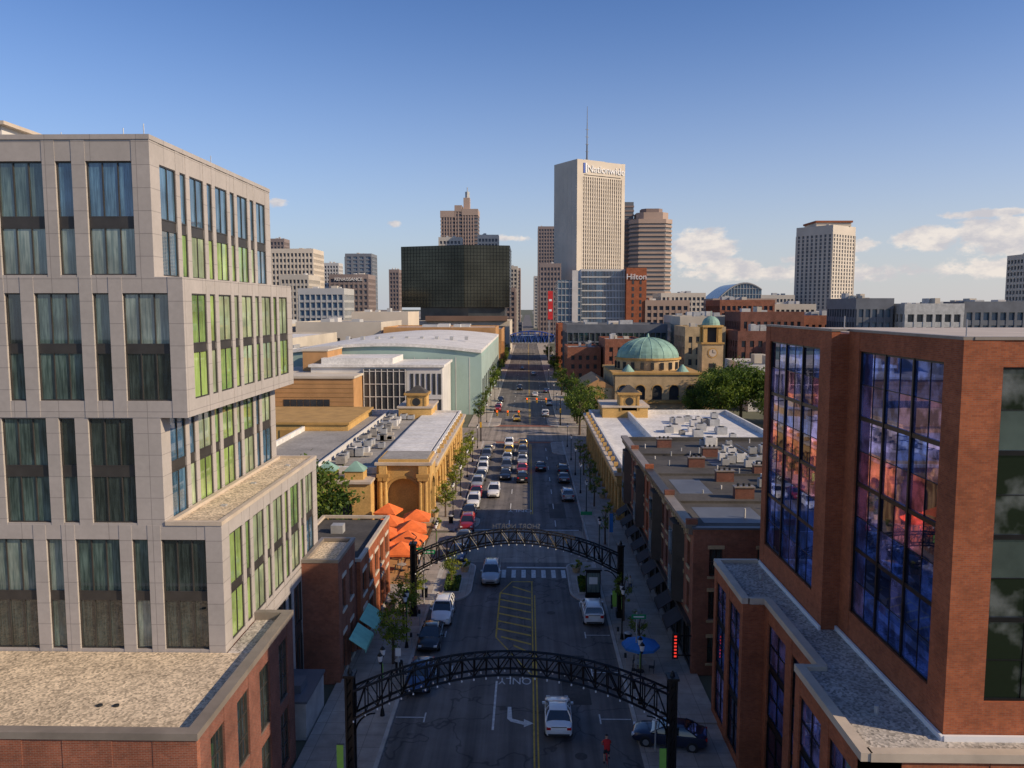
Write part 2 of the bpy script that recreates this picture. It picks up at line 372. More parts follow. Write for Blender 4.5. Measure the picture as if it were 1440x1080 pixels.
for (x0,x1,y0,y1) in ((-8.3,-6.6,75.5,79.5),(5.0,7.0,75.5,79.5)):
    pl.box(x0,x1,y0,y1,.1,.3,'kerb'); pl.box(x0+.12,x1-.12,y0+.12,y1-.12,.28,.33,'soil')
    for i in range(500):
        x=random.uniform(x0+.15,x1-.15);y=random.uniform(y0+.15,y1-.15);z=.35+random.random()*.35;a=random.random()*6.28;s=.12
        pl.poly([(x-s*math.cos(a),y-s*math.sin(a),z),(x+s*math.cos(a),y+s*math.sin(a),z+.03),(x+s*.6,y+s*.4,z+.15),(x-s*.5,y,z+.17)],random.choice(['l1','l2','y2']))
pl.build('planter_bed')
mk=MB()
def line(x0,x1,y0,y1,m='paint',z=.010): mk.poly([(x0,y0,z),(x1,y0,z),(x1,y1,z),(x0,y1,z)],m)
for x in (.42,.68): line(x,x+.11,20,75.5,'painty')
for k in range(9):
    y0=62.5+k*1.75; xl=.42-(min(1,(y0-60)/5))*3.1*(1 if y0<75 else .6)
    mk.poly([(xl,y0+1.2,.010),(xl,y0+1.5,.010),(.35,y0,.010),(.35,y0-.3,.010)],'painty')
mk.poly([(.42,58.5,.011),(.3,58.5,.011),(-2.72,65.5,.011),(-2.6,65.5,.011)],'painty'); line(-2.72,-2.58,65.5,76,'painty'); 
mk.poly([(-2.72,76,.011),(-2.6,76.1,.011),(-1.5,79.3,.011),(-1.62,79.3,.011)],'painty'); line(-1.6,.6,79.2,79.4,'painty'); line(.42,.53,75.5,79.2,'painty')
line(-2.35,-2.2,50.5,57.5); line(-5.9,-5.78,57,60); line(-2.2,4.2,83.6,84.0)
for i in range(9):
    x=-4.8+i*1.05; line(x,x+.45,80.5,83.0)
for y in range(100,160,9): line(-2.4,-2.28,y,y+3); line(3.6,3.72,y,y+3)
for x in (.42,.68): line(x,x+.11,106,162,'painty'); line(x,x+.11,190,700,'painty')
for y in range(200,700,12): line(-3.9,-3.75,y,y+3); line(4.2,4.35,y,y+3)
line(-8,6.5,163.0,164.8,'xbrick',.012); line(-8,6.5,186,188.5,'xbrick',.012); line(-8,6.5,98.2,98.5)
for y in range(52,74,7): line(XL+.1,-7.0,y,y+.1); line(-7.05,-6.95,y-.6,y+.7); line(5.0,XR-.1,y,y+.1); line(4.95,5.05,y-.6,y+.7)
for x,y in ((-1.5,41),(-4.5,62),(3.4,47.5),(2.2,71)): mk.cyl((x,y),.006,.013,.4,'roofd',14)
mk.poly([(-1.35,52,.012),(-1.1,51.6,.012),(-.2,51.2,.012),(-.2,50.9,.012),(.45,51.4,.012),(-.2,51.95,.012),(-.2,51.6,.012),(-1.0,52.0,.012),(-1.1,53.6,.012),(-1.35,53.6,.012)],'paint')
for (x0,x1,y0,y1) in ((2.6,4.6,54,62),(3,5.2,104,112)): line(x0,x1,y0,y1,'roofd',.006)
mk.build('road_markings')
text('painted_lettering','ONLY',1.5,(-.9,58,.014),(0,0,R(180)),'paint',ext=.001,sx=.62)
text('painted_lettering','ONLY',2.0,(-1,108.5,.014),(0,0,R(180)),'paint',ext=.001,sx=.62)
# ------------------------------------------------------------------ HOTEL (left)
h=MB(); t=.35
PAT=[(2.45,.72),(.88,.68)]
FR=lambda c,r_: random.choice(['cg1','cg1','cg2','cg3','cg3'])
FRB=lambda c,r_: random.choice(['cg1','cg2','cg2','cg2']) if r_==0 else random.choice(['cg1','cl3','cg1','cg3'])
def tier(xr,yf,z0,z1,rows,side_rows,start,sidep,yb=61.4,startS=.75,frp=FR):
    h.box(-42,xr-t,yf+t,yb,z0,z1-.004,'conc')
    W=42+xr-t
    facade(h,(xr-t,yf+t),(-1,0),(0,-1),W,z0,z1,pattern(W,start-t,PAT),rows,'conc',frp,spand='bronze',split=(3,1),u_start=-t,pd=.12)
    D=yb-yf-t
    facade(h,(xr-t,yf+t),(0,1),(1,0),D,z0,z1,pattern(D,startS,[(2.0,.5),(.8,.5)]),side_rows,'conc',sidep,spand='bronze',split=(2,1),pd=.2)
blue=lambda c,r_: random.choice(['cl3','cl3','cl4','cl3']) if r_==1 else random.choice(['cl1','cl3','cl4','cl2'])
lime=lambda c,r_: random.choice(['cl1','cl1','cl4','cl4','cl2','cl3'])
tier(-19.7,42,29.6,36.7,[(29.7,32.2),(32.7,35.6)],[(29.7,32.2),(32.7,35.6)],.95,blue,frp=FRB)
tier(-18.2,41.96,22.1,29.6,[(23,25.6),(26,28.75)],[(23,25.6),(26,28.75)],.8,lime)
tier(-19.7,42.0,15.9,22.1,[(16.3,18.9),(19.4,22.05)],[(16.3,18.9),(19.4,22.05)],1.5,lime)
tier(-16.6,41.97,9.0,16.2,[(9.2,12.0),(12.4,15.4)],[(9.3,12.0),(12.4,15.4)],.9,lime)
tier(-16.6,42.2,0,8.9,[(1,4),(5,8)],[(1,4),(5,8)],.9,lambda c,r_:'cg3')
h.box(-19.6,-17.0,42.4,61.2,16.0,16.23,'gravel'); parapet(h,-19.66,-16.56,41.93,61.44,16.2,16.42,.3,'ltcop')
h.box(-41,-20.3,42.6,61,36.69,36.74,'roofg'); parapet(h,-42.03,-19.66,41.96,61.44,36.7,36.95,.35,'conc')
h.box(-40,-30,46,58,36.7,38.3,'whitew'); h.box(-40.4,-29.6,45.6,58.4,38.3,38.5,'ltcop')
for p in ((-22,44),(-26,45),(-20.4,43),(-20.4,52)): h.cyl(p,36.7,37.7,.025,'metal',5)
for p in ((-18.2,46),(-18.5,52),(-18,58)): h.box(p[0],p[0]+.3,p[1],p[1]+.3,16.23,16.32,'metal')
h.build('hotel_building')
p=MB()
p.box(-44,-14.75,33.15,47,0,8.98,'brick')
facade(p,(-14.75,33.15),(0,1),(1,0),13.85,0,9.2,even(13.85,4,.5,.3),[(.7,4.1),(4.8,8.4)],'brickd',['cg3'],t=.35,split=(2,3),pd=.15)
facade(p,(-14.75,33.15),(-1,0),(0,-1),29,0,9.2,even(29,7,.45,.5),[(.7,4.1),(4.8,7.6)],'brick',['cg3'],t=.35,split=(2,3),u_start=-.35)
p.box(-43.5,-14.9,33.3,41.94,8.98,9.05,'gravel'); p.box(-16.5,-14.9,41.94,46.8,8.98,9.05,'gravel2')
p.box(-44,-14.33,32.75,33.3,9.2,9.52,'coping'); p.box(-14.93,-14.33,33.3,47.05,9.2,9.52,'coping'); p.box(-16.58,-14.93,46.6,47.05,9.0,9.52,'coping')
for x in (-19.6,-20.4): p.cyl((x,36),9.05,9.12,.14,'dark',10)
p.box(-43.5,-14.95,33.3,33.42,9.05,9.2,'metal')
p.build('brick_podium')
a=MB(); a.box(-16.4,-14.3,49,53.5,0,2.5,'metal'); a.box(-16.5,-14.2,48.9,53.6,2.5,2.65,'slate'); a.box(-15.7,-14.9,50,51.5,2.65,3.2,'slate'); a.build('utility_shed')
s=MB(); s.box(-16.5,-14.2,57,62.4,0,9.2,'brickd')
facade(s,(-14.2,57),(0,1),(1,0),5.4,0,9.3,even(5.4,2,.45,.3),[(.4,3.3),(5.2,7.7)],'brick',['cg3','cg2'],t=.3,split=(2,1),sill='conc2')
facade(s,(-14.2,57),(-1,0),(0,-1),2.4,0,9.3,[],[(1,2)],'brick',['cg3'],t=.3,u_start=-.3)
s.box(-16.5,-14.2,56.9,62.4,9.2,9.25,'gravel'); parapet(s,-16.6,-13.85,56.65,62.45,9.3,9.55,.3,'coping'); s.build('brick_shop')
s=MB(); s.box(-20,-13.8,62.5,76,0,7.3,'brickd')
facade(s,(-13.8,62.5),(0,1),(1,0),13.5,0,7.5,even(13.5,5,.55,.3),[(.3,3.1),(4.4,6.3)],'brickr',['cg3','cg2'],t=.3,split=(2,1),sill='conc2')
s.box(-19.9,-13.8,62.6,75.9,7.3,7.35,'roofd'); parapet(s,-20.05,-13.45,62.48,76.05,7.5,7.75,.3,'ltcop')
for q in ((-17,66),(-18,71)): s.box(q[0],q[0]+1.1,q[1],q[1]+1,7.35,8.1,'metal')
s.build('brick_shop')
s=MB()
for y0,y1 in ((57.8,61.0),(61.6,65.2)):
    s.hexa([(-13.45,y0,3.0),(-12.2,y0,2.15),(-12.2,y1,2.15),(-13.45,y1,3.0),(-13.45,y0,3.05),(-12.2,y0,2.2),(-12.2,y1,2.2),(-13.45,y1,3.05)],'aqua')
    s.box(-12.23,-12.2,y0,y1,1.95,2.17,'aqua')
s.build('shop_awning')
# ------------------------------------------------------------------ RIGHT OFFICE
def coat(i,j,n):  # colour bands by height, painted in place of reflections
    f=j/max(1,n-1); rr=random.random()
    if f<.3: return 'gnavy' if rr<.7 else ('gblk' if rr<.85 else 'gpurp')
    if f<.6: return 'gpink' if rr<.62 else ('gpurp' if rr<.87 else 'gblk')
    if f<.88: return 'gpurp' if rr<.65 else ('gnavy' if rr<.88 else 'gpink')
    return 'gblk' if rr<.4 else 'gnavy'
def refltint(c,r_): return random.choice(['gnavy','gblk','gpurp','gnavy','gpink'])  # random painted reflection tint per podium pane
o=MB(); t=.45
o.box(17.25,45,31.45,42,10.5,26.6,'brickr')
glazed(o,(17.25,31.45),(0,1),(-1,0),10.55,10.6,26.75,.95,9.2,12.2,25.8,6,8,'brickr',coat,t=t)  # coat picks painted reflection tints for the panes
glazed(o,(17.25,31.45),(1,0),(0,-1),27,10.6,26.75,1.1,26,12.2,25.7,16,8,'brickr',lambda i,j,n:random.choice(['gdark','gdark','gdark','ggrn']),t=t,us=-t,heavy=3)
o.box(16.35,45,42,53.5,10.5,26.6,'brickr')
glazed(o,(16.35,42.0),(0,1),(-1,0),11.5,10.6,26.75,1.6,10.6,12.2,25.8,6,8,'brickr',coat,t=t)  # coat picks painted reflection tints for the panes
o.box(17.1,44,31.9,53,26.6,26.68,'ltcop'); 
for q in ((15.87,16.3,41.97,53.55),(16.77,17.2,31.0,41.96)): o.box(q[0],q[1],q[2],q[3],26.75,26.87,'coping')
o.box(17.2,45,30.97,31.4,26.75,26.87,'coping')
o.box(16.3,17.2,41.97,42.4,26.75,26.87,'coping')
o.box(30,40,40,47,26.68,27.2,'whitew')
for y in (34,47): o.cyl((18.5,y),26.68,27.5,.03,'metal',5)
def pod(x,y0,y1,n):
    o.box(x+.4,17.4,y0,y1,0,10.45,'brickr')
    facade(o,(x+.4,y0),(0,1),(-1,0),y1-y0,0,10.5,even(y1-y0,n,.76,.2),[(.5,3.6),(4.0,6.8),(7.1,9.6)],'brickr',refltint,'black',t=.4,spand='black',split=(2,2),fr=.08,pd=.2)
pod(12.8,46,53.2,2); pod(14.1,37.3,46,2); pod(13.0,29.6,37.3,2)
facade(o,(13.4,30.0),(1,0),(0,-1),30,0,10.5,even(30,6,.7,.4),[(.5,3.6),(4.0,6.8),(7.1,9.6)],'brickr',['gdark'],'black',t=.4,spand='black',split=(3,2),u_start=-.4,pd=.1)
o.box(17.4,45,30,54,0,10.45,'brickr')
for (x,y0,y1) in ((12.8,46,53.2),(14.1,37.3,46),(13.0,29.6,37.3)):
    o.box(x+.3,17.3,y0+.02,y1-.02,10.45,10.62,'gravel2')
    o.box(x-.08,x+.38,y0-.06 if y0<40 else y0,y1,10.5,10.85,'ltcop')
o.box(17.3,44,29.9,31.4,10.45,10.62,'gravel2'); o.box(13.3,45,29.5,29.95,10.5,10.85,'ltcop')
o.box(12.8,17,53.2,53.5,10.4,10.85,'ltcop'); o.box(13.1,14.4,46.0,46.3,10.5,10.84,'ltcop'); o.box(13.3,14.4,37.0,37.3,10.5,10.84,'ltcop')
for (x0,x1,y0,y1) in ((16.64,16.76,30.85,42),(15.74,15.86,41.9,53.5)): o.box(x0,x1,y0,y1,10.6,10.85,'wsign')
o.box(16.76,44,30.8,30.95,10.6,10.85,'wsign')
for q in ((15,33),(15,50)): o.cyl(q,10.6,11.0,.1,'metal',8)
o.build('brick_office_building')
# ------------------------------------------------------------------ Victorian row (right)
v=MB(); v.box(12.8,33,59.0,101,0,10.9,'brickd')
segs=[(59.0,68.5,'brick'),(68.5,80,'brickd'),(80,91,'brickr'),(91,101,'brick')]
for (y0,y1,bm_) in segs:
    n=max(3,int((y1-y0)/2.3))
    facade(v,(12.8,y0),(0,1),(-1,0),y1-y0,3.9,11.4,even(y1-y0,n,.45,.3),[(4.7,6.9),(8.1,10.1)],bm_,['cg3','cg2','cg3'],t=.3,split=(1,2),sill='stone')
    facade(v,(12.8,y0),(0,1),(-1,0),y1-y0,0,3.9,even(y1-y0,3,.8,.3),[(.4,3.2)],'black',['cg3','gdark'],'bronze',t=.25,split=(3,1))
    v.box(11.95,12.75,y0,y1-.02,11.4,11.7,'coping' if bm_!='brickd' else 'bronze'); v.box(12.2,12.49,y0+.05,y1-.1,10.9,11.4,'coping'); v.box(12.2,12.52,y0+.05,y1-.1,3.75,4.05,'bronze')
    k=int((y1-y0)/.8)
    for i in range(k): v.box(12.02,12.2,y0+.2+i*.8,y0+.4+i*.8,10.95,11.39,'stone')
    v.box(12.0,12.85,y0,y0+.35,11.7,12.1,bm_)
    yc=(y0+y1)/2
    v.prism([(12.5,yc-1.6),(11.7,yc-.9),(11.7,yc+.9),(12.5,yc+1.6)],4.4,10.7,'bronze')
    for z in (4.9,8.1):
        v.box(11.66,11.7,yc-.75,yc-.08,z,z+2,'cg3'); v.box(11.66,11.7,yc+.08,yc+.75,z,z+2,'cg2')
facade(v,(12.8,59.0),(1,0),(0,-1),20,0,11.4,[(.9,1.9),(4.5,5.5),(7,8),(10,11)],[(1,3),(4.4,6.6),(7.8,9.9)],'brick',['cg3','cg2'],t=.3,split=(1,2),u_start=-.3,sill='stone')
v.box(12.4,33,58.65,59.15,11.4,11.55,'slate'); v.box(12.85,32.9,59.2,100.9,10.9,11.0,'roofd')
for y in (68.5,80,91): v.box(12.9,33,y-.1,y+.1,11.0,11.22,'roofd')
v.box(12.75,13.05,59.2,101,11.0,11.5,'roofd'); v.box(12.8,33,100.8,101.1,11,11.5,'roofd')
for (x,y) in ((21,61),(18.5,70),(22.7,72),(18.5,77),(23,80),(17.2,84),(25,70),(20,90),(15.8,96),(26.5,66)):
    v.box(x,x+1.7,y,y+.8,11,12.0,'brickd'); v.box(x-.08,x+1.78,y-.08,y+.88,12.0,12.1,'coping')
    for i in range(3): v.cyl((x+.35+i*.5,y+.4),12.1,12.35,.12,'dark',8)
for i in range(34):
    x=random.uniform(20,30);y=random.uniform(74,97); w=random.uniform(.6,1.3)
    v.box(x,x+w,y,y+w*.9,11.15,11.2+w*.8,random.choice(['whitew','metal','white'])); v.cyl((x+w/2,y+w*.45),11.2+w*.8,11.28+w*.8,w*.32,'dark',10)
for i in range(24):
    x=random.uniform(14,30);y=random.uniform(60,100); v.cyl((x,y),11,11.0+random.uniform(.3,.8),.08,random.choice(['metal','whitew']),7)
for i in range(4): v.tube((24+i,62,11.15),(24+i*.6,98,11.15),.05,'metal',5)
for (x0,x1,y0,y1) in ((14,19,62,67),(20,28,85,89),(14,17,72,78)): v.box(x0,x1,y0,y1,11.0,11.015,'slate')
v.build('brick_rowhouse')
# ------------------------------------------------------------------ Cap buildings (yellow)
def capfac(mb,x,sgn,y0,y1,H=6.3):
    U=(0,1);N=(-sgn,0); O=(x+sgn*.4,y0); n=int((y1-y0)/3.8); w=(y1-y0)/n
    for i in range(n):
        archwall(mb,(O[0],y0+i*w),U,N,w,0,H-1.2,.65,w-.65,3.0,.4,'yellow','cg3','yellowd')
        c=(x-sgn*.35,y0+i*w+.12)
        mb.cyl(c,.6,4.6,.26,'yellow',10,.21); mb.box(c[0]-.36,c[0]+.36,c[1]-.36,c[1]+.36,.1,.6,'yellowd'); mb.box(c[0]-.33,c[0]+.33,c[1]-.33,c[1]+.33,4.6,4.95,'yellowd')
        mb.box(c[0]-.28,c[0]+.28,c[1]-.25,c[1]+.25,H+.18,H+.75,'yellow')
    e0,e1=sorted((x-sgn*.7,x+sgn*.35)); mb.box(e0,e1,y0-.1,y1+.1,4.95,H-.25,'yellow')
    e0,e1=sorted((x-sgn*1.0,x+sgn*.4)); mb.box(e0,e1,y0-.3,y1+.3,H-.25,H+.15,'ltcop')
    for i in range(int((y1-y0)/.6)): 
        e0,e1=sorted((x-sgn*.9,x-sgn*.7)); mb.box(e0,e1,y0+i*.6,y0+.25+i*.6,H-.45,H-.25,'yellowd')
def lantern(mb,cx,cy,z0,w,h):
    mb.box(cx-w/2,cx+w/2,cy-w/2,cy+w/2,z0,z0+h*.72,'yellow'); mb.box(cx-w*.6,cx+w*.6,cy-w*.6,cy+w*.6,z0+h*.72,z0+h*.82,'yellowd')
    mb.cyl((cx,cy),z0+h*.82,z0+h*1.12,w*.72,'roofd',4,w*.12,ph=math.pi/4)
    for sx in (-1,1): mb.box(cx+sx*w*.42-.15,cx+sx*w*.42+.15,cy-w/2-.12,cy-w/2-.003,z0,z0+h*.7,'yellowd')
    mb.tube((cx,cy-w/2-.1,z0+h*.42),(cx,cy-w/2+.05,z0+h*.42),w*.2,'dark',14); mb.tube((cx,cy-w/2-.06,z0+h*.42),(cx,cy-w/2+.02,z0+h*.42),w*.27,'yellowd',14)
c=MB(); c.box(12.75,41,103,164,0,6.0,'whitew'); capfac(c,12.4,1,103,162)
c.box(12.8,40.9,103.2,163.8,6.0,6.06,'white'); parapet(c,12.7,41.1,102.7,164.2,6.0,6.9,.4,'white')
c.box(20,20.4,104,163,6.06,7.3,'white')
facade(c,(12.8,103),(1,0),(0,-1),26,0,6,even(26,6,.5,.6),[(.5,3.6)],'yellow',['cg3'],t=.35,u_start=-.35)
c.box(15,24,158,168,0,8.1,'yellow'); lantern(c,20.3,160,7.5,4.0,4.4); c.box(14.8,24.3,157.8,168.2,8.1,8.5,'ltcop')
for i in range(34):
    x=random.uniform(24,38);y=random.uniform(106,158); w=random.uniform(.8,1.8)
    c.box(x,x+w,y,y+w,6.06,6.1+w*.7,random.choice(['metal','whitew','roofg'])); c.cyl((x+w/2,y+w/2),6.1+w*.7,6.2+w*.7,w*.3,'dark',10)
c.build('colonnade_shops')
c=MB(); c.box(-40,-13.9,104,162,0,6.0,'yellow'); capfac(c,-13.5,-1,109,160)
c.box(-39.9,-13.9,104.2,161.8,6.0,6.06,'roofg'); c.box(-21,-14.3,110,160,6.06,6.7,'whitew'); c.box(-20.8,-14.4,110.2,159.8,6.7,6.75,'white')
for k in range(12): c.box(-20.6,-14.6,111+k*4.1,111.1+k*4.1,6.75,6.8,'whitew')
parapet(c,-40.1,-13.6,103.8,162.2,6.0,6.9,.4,'white'); c.box(-25.5,-19,156,166,0,8.1,'yellow'); c.box(-25.8,-18.7,155.8,166.2,8.1,8.5,'ltcop'); lantern(c,-22,158.2,7.5,4.0,4.4)
y=109
while y<155:
    for j in range(random.choice([1,2,2,3])):
        x=-27+j*2.1-random.uniform(0,.8)*j+random.uniform(-.3,.3); q=random.uniform(.9,1.5); hgt=random.uniform(.7,1.2)
        c.box(x,x+q,y,y+q*1.3,6.25,6.25+hgt,random.choice(['metal','whitew','roofg'])); c.cyl((x+q*.5,y+q*.6),6.25+hgt,6.33+hgt,q*.34,'dark',10)
        if random.random()<.4: c.box(x+q,x+q+1.2,y+.4,y+.9,6.3,6.7,'conc2')
    y+=random.uniform(2.2,4.4)
c.box(-28.4,-28.2,105,161,6.06,7.0,'whitew')
c.box(-62,-32,140,162,0,7.2,'yellow'); c.box(-62.3,-31.7,139.7,162.3,7.2,7.6,'yellowd')
for i in range(7): c.box(-61+i*4.2,-58+i*4.2,139.86,139.98,1.5,6.2,'yellowd')
c.build('colonnade_shops')
c=MB()
archwall(c,(-19.4,103.6),(1,0),(0,-1),6.2,0,7.4,.9,5.3,3.4,.8,'yellow',None,'yellowd')
c.box(-18.6,-14,107.5,107.6,0,5.8,'dark')  # dark sheet standing in for the shade inside the pavilion
archwall(c,(-13.6,102.9),(0,1),(1,0),6.2,0,7.4,1.2,5.0,3.4,.8,'yellow','dark','yellowd')
c.box(-19.4,-13.7,108.6,109.2,0,7.4,'yellowd'); c.box(-19.8,-19.41,102.8,109,0,7.4,'yellow')
c.box(-20.0,-12.5,102.3,109.6,7.4,7.75,'ltcop'); c.box(-19.6,-12.9,102.8,109.2,7.75,8.1,'yellow'); c.box(-19.3,-13.2,103.1,108.9,8.1,8.15,'roofg')
for x in (-19.2,-18.6,-14.0,-13.3): c.cyl((x,102.3),.6,5.4,.28,'yellow',10,.23); c.box(x-.36,x+.36,101.95,102.7,0,.6,'yellowd'); c.box(x-.34,x+.34,101.98,102.7,5.4,5.85,'yellowd')
for xa,xb in ((-19.7,-18.1),(-14.5,-12.8)): c.box(xa,xb,101.95,102.75,5.86,6.3,'yellowd'); c.box(xa+.3,xb-.3,102.1,102.75,6.3,7.3,'yellow')
archwall(c,(-28.0,100),(1,0),(0,-1),8,0,5.6,2.4,5.6,2.6,.5,'yellow','dark','yellowd')
c.box(-28.0,-20.1,100,109,0,5.59,'yellow'); c.box(-28.3,-19.9,99.2,109.2,5.6,5.9,'ltcop')
for x in (-26,-22.3): c.box(x-1.2,x+1.2,100.4,102.8,5.9,7.0,'yellow'); c.cyl((x,101.6),7.0,8.1,1.9,'patina',4,.2,ph=math.pi/4)
c.build('arched_pavilion')
# ------------------------------------------------------------------ generic towers
def tower(name,x0,x1,y0,y1,z1,fl,bx,wall,gl,pw=.35,bh=.4,z0=0,pr=.5,top=None,rz=0,ctr=None,fins=True,bands=True,mech=True,roof='roofg'):
    b=MB()
    yy=ctr[1] if ctr else y0
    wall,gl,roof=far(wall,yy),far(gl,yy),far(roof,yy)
    cx,cy=(x0+x1)/2,(y0+y1)/2; w=(x1-x0)/2; d=(y1-y0)/2
    if ctr: cx,cy=ctr
    b.box(-w,w,-d,d,z0,z1-.05,gl); top=top or (z1-z0)/fl*.6; fh=(z1-top-z0)/fl
    if bands:
        for i in range(fl): b.box(-w-pr,w+pr,-d-pr,d+pr,z0+i*fh,z0+i*fh+fh*bh,wall)
    b.box(-w-pr-.1,w+pr+.1,-d-pr-.1,d+pr+.1,z1-top,z1,wall); b.box(-w,w,-d,d,z1,z1+.05,roof); parapet(b,-w-pr-.1,w+pr+.1,-d-pr-.1,d+pr+.1,z1,z1+.7,.4,wall)
    if fins:
        s=2*w/bx; by=max(2,int(2*d/s))
        for i in range(bx+1):
            x=-w+s*i; q=pw*s/2
            b.box(x-q,x+q,-d-pr-.12,-d,z0,z1-top,wall)
        for i in range(by+1):
            y=-d+2*d/by*i; q=pw*s/2
            for sg in (-1,1):
                e=sorted((sg*w,sg*(w+pr+.12))); b.box(e[0],e[1],y-q,y+q,z0,z1-top,wall)
    if mech:
        rr=random.Random(name+str(x0))
        for i in range(4):
            mx=rr.uniform(-.8,.5)*w; my=rr.uniform(-.7,.2)*d; b.box(mx,mx+w*rr.uniform(.12,.3),my,my+d*.3,z1,z1+rr.uniform(1,2.6),far(rr.choice(['whitew','metal','conc2']),yy))
    return b.build(name,(cx,cy,0),rz)
b=MB(); W,D,H=24,16,147
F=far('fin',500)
b.box(-W,W,-D,D,0,H,F); b.box(-W-.6,-W+5,-D-.8,D+.6,0,H+.5,F); b.box(W-2.5,W+.6,-D-.8,D+.6,0,H+.5,F); b.box(-W+5,W-2.5,-D-.75,-D,H-13,H+.3,F)
b.box(-W+5,W-2.5,-D-.02,-D-.01,8,H-13,far('gtow',700))
for i in range(19):
    x=-W+5+i*(2*W-7.5)/18; b.box(x-.55,x+.55,-D-.9,-D,8,H-13,F)
for i in range(38): b.box(-W+5,W-2.5,-D-.35,-D,8+i*3.33,9.3+i*3.33,F)
for y in (-9,-3,3,9): b.box(-W-.65,-W-.6,y-.15,y+.15,10,H-4,'conc2')
b.box(-W+6,W-4,-D-.85,-D-.75,H-11.8,H-11.2,'roofd')
b.box(-10,12,-6,8,H,H+3,'conc2')
b.cyl((-5,-3),H,H+16,.8,'slate',8,.6); b.cyl((-5,-3),H+16,H+34,.5,'slate',6,.35); b.cyl((-5,-3),H+34,H+47,.3,'slate',6,.2)
for k in range(5): b.box(-6.4,-3.6,-3.2,-2.8,H+4+k*6,H+4.4+k*6,'slate')
tw=b.build('office_tower',(51.9,686.3,0),R(32))
text('sign_lettering','Nationwide',8.2,(4.5,-D-1.1,H-9),(R(90),0,0),'wsign',tw,.3)
b=MB(); b.box(-18.5,-17,-D-1.2,-D-.8,H-10,H-2,'sblue'); b.box(-16.5,-15,-D-1.2,-D-.8,H-10,H-2,'wsign'); b.build('sign_emblem',parent=tw)
b=MB()
def octo(x,y,w,d,c): return [(x-w+c,y-d),(x+w-c,y-d),(x+w,y-d+c),(x+w,y+d-c),(x+w-c,y+d),(x-w+c,y+d),(x-w,y+d-c),(x-w,y-d+c)]
PB,GT,BR=far('pinkb',500),far('gtow',700),far('brown',500)
b.prism(octo(116,775,19,19,7),0,108,GT)
for i in range(26): b.prism(octo(116,775,19.7,19.7,7),i*4.1,i*4.1+1.9,PB)
b.prism(octo(116,775,19.8,19.8,7),106,110,PB); b.prism(octo(118,778,15,15,6),110,117,PB); b.prism(octo(118,778,10,10,4),117,121,BR)
b.box(92,101,775,800,0,128,GT)
for i in range(31): b.box(91.5,101.4,774.5,801,i*4.1,i*4.1+1.6,BR)
b.build('stepped_tower')
b=MB(); b.box(51.5,62,420,450,0,48.5,'brickr')
for i in range(11): b.box(54.5,55.5,419.9,420,6+i*3.4,8+i*3.4,'gtow'); b.box(58.5,59.5,419.9,420,6+i*3.4,8+i*3.4,'gtow')
b.box(28,51.4,424,450,0,48,'whitew')
for i in range(30): b.box(28.6+i*.78,28.9+i*.78,423.8,424,4,47,random.choice(['gtow','gtowb','gtow']))
for i in range(12): b.box(28,51.4,423.7,424,4+i*3.6,4.6+i*3.6,'whitew')
b.box(15.5,28,416,450,0,42,'gtowb')
for i in range(13): b.box(15.3,28.1,415.7,450,i*3.4,i*3.4+.5,'metal')
for i in range(7): b.box(15.5+i*2,15.7+i*2,415.6,416,0,42,'metal')
b.box(23,26,415,417,2,47,'whitew')
hh=b.build('highrise_hotel'); text('sign_lettering','Hilton',4.2,(56.7,419.6,42.5),(R(90),0,0),'wsign',hh,.15)
tower('brown_office_tower',12,30,900,930,117,30,6,'brown','gtow')
tower('brown_office_tower',10,26,640,660,62,15,6,'brown','gtow')
b=MB(); b.prism([(-78,495),(-38,480),(-11,486),(-11,540),(-78,545)],28,65,'gmir',top='roofd')
def gridline(p,q,n):
    for i in range(n+1):
        x=p[0]+(q[0]-p[0])*i/n; y=p[1]+(q[1]-p[1])*i/n; b.box(x-.09,x+.09,y-.13,y+.1,28,65,'black')
gridline((-78,495),(-38,480),20); gridline((-38,480),(-11,486),14)
for i in range(19):
    z=28+i*37/18
    b.tube((-78,494.95,z),(-38,479.95,z),.09,'black',4); b.tube((-38,479.95,z),(-11,485.95,z),.09,'black',4); b.tube((-10.9,486,z),(-10.9,540,z),.09,'black',4)
b.prism([(-66,492),(-36,484),(-14,489),(-14,535),(-66,535)],14,28,'gtow'); b.box(-80,-10.5,470,545,0,20,'conc2'); b.box(-60,-12,468,470,20,23,'brown')
b.build('mirrored_glass_block')
b=MB()
for (x0,x1,z) in ((-97,-82,134),(-81,-74,140),(-73,-56,136)):
    b.box(x0,x1,900,930,0,z,GT); 
    for i in range(33): b.box(x0-.4,x1+.4,899.4,931,i*4.1,i*4.1+1.8,BR) if i*4.1+1.8<z else 0
    for k in range(int((x1-x0)/3)): b.box(x0+k*3,x0+k*3+1.2,899.2,899.6,0,z,PB)
    b.box(x0-.6,x1+.6,899,931,z-6,z+1,PB)
b.box(-72,-65,905,915,136,150,PB); b.cyl((-68,910),150,157,2.5,'metal',8); b.cyl((-68,910),157,162,.5,'metal',6)
b.build('twin_slab_tower')
tower('concrete_tower',-77,-58,700,715,88,20,6,'conc2','gtow')
tower('concrete_tower',-43,-26,700,715,90,20,6,'fin','gtow')
tower('beige_office_block',-192,-161,600,630,71,16,11,'fin','gtow')
tower('old_office_tower',-225,-213,700,715,87,22,4,'brown','gtow')
tower('beige_office_block',-173,-154,560,590,50,11,7,'conc2','gtow')
tower('white_office_block',-229,-213,900,920,77,18,5,'whitew','gtow')
tower('glass_office_tower',-193,-166,850,880,84,20,4,'slate','gtowb')
b=tower('brown_hotel_block',-161,-130,650,680,54,11,8,'brown','gtow'); text('sign_lettering','RENAISSANCE',3.6,(0,-16.2,49.5),(R(90),0,0),'wsign',b,.2)
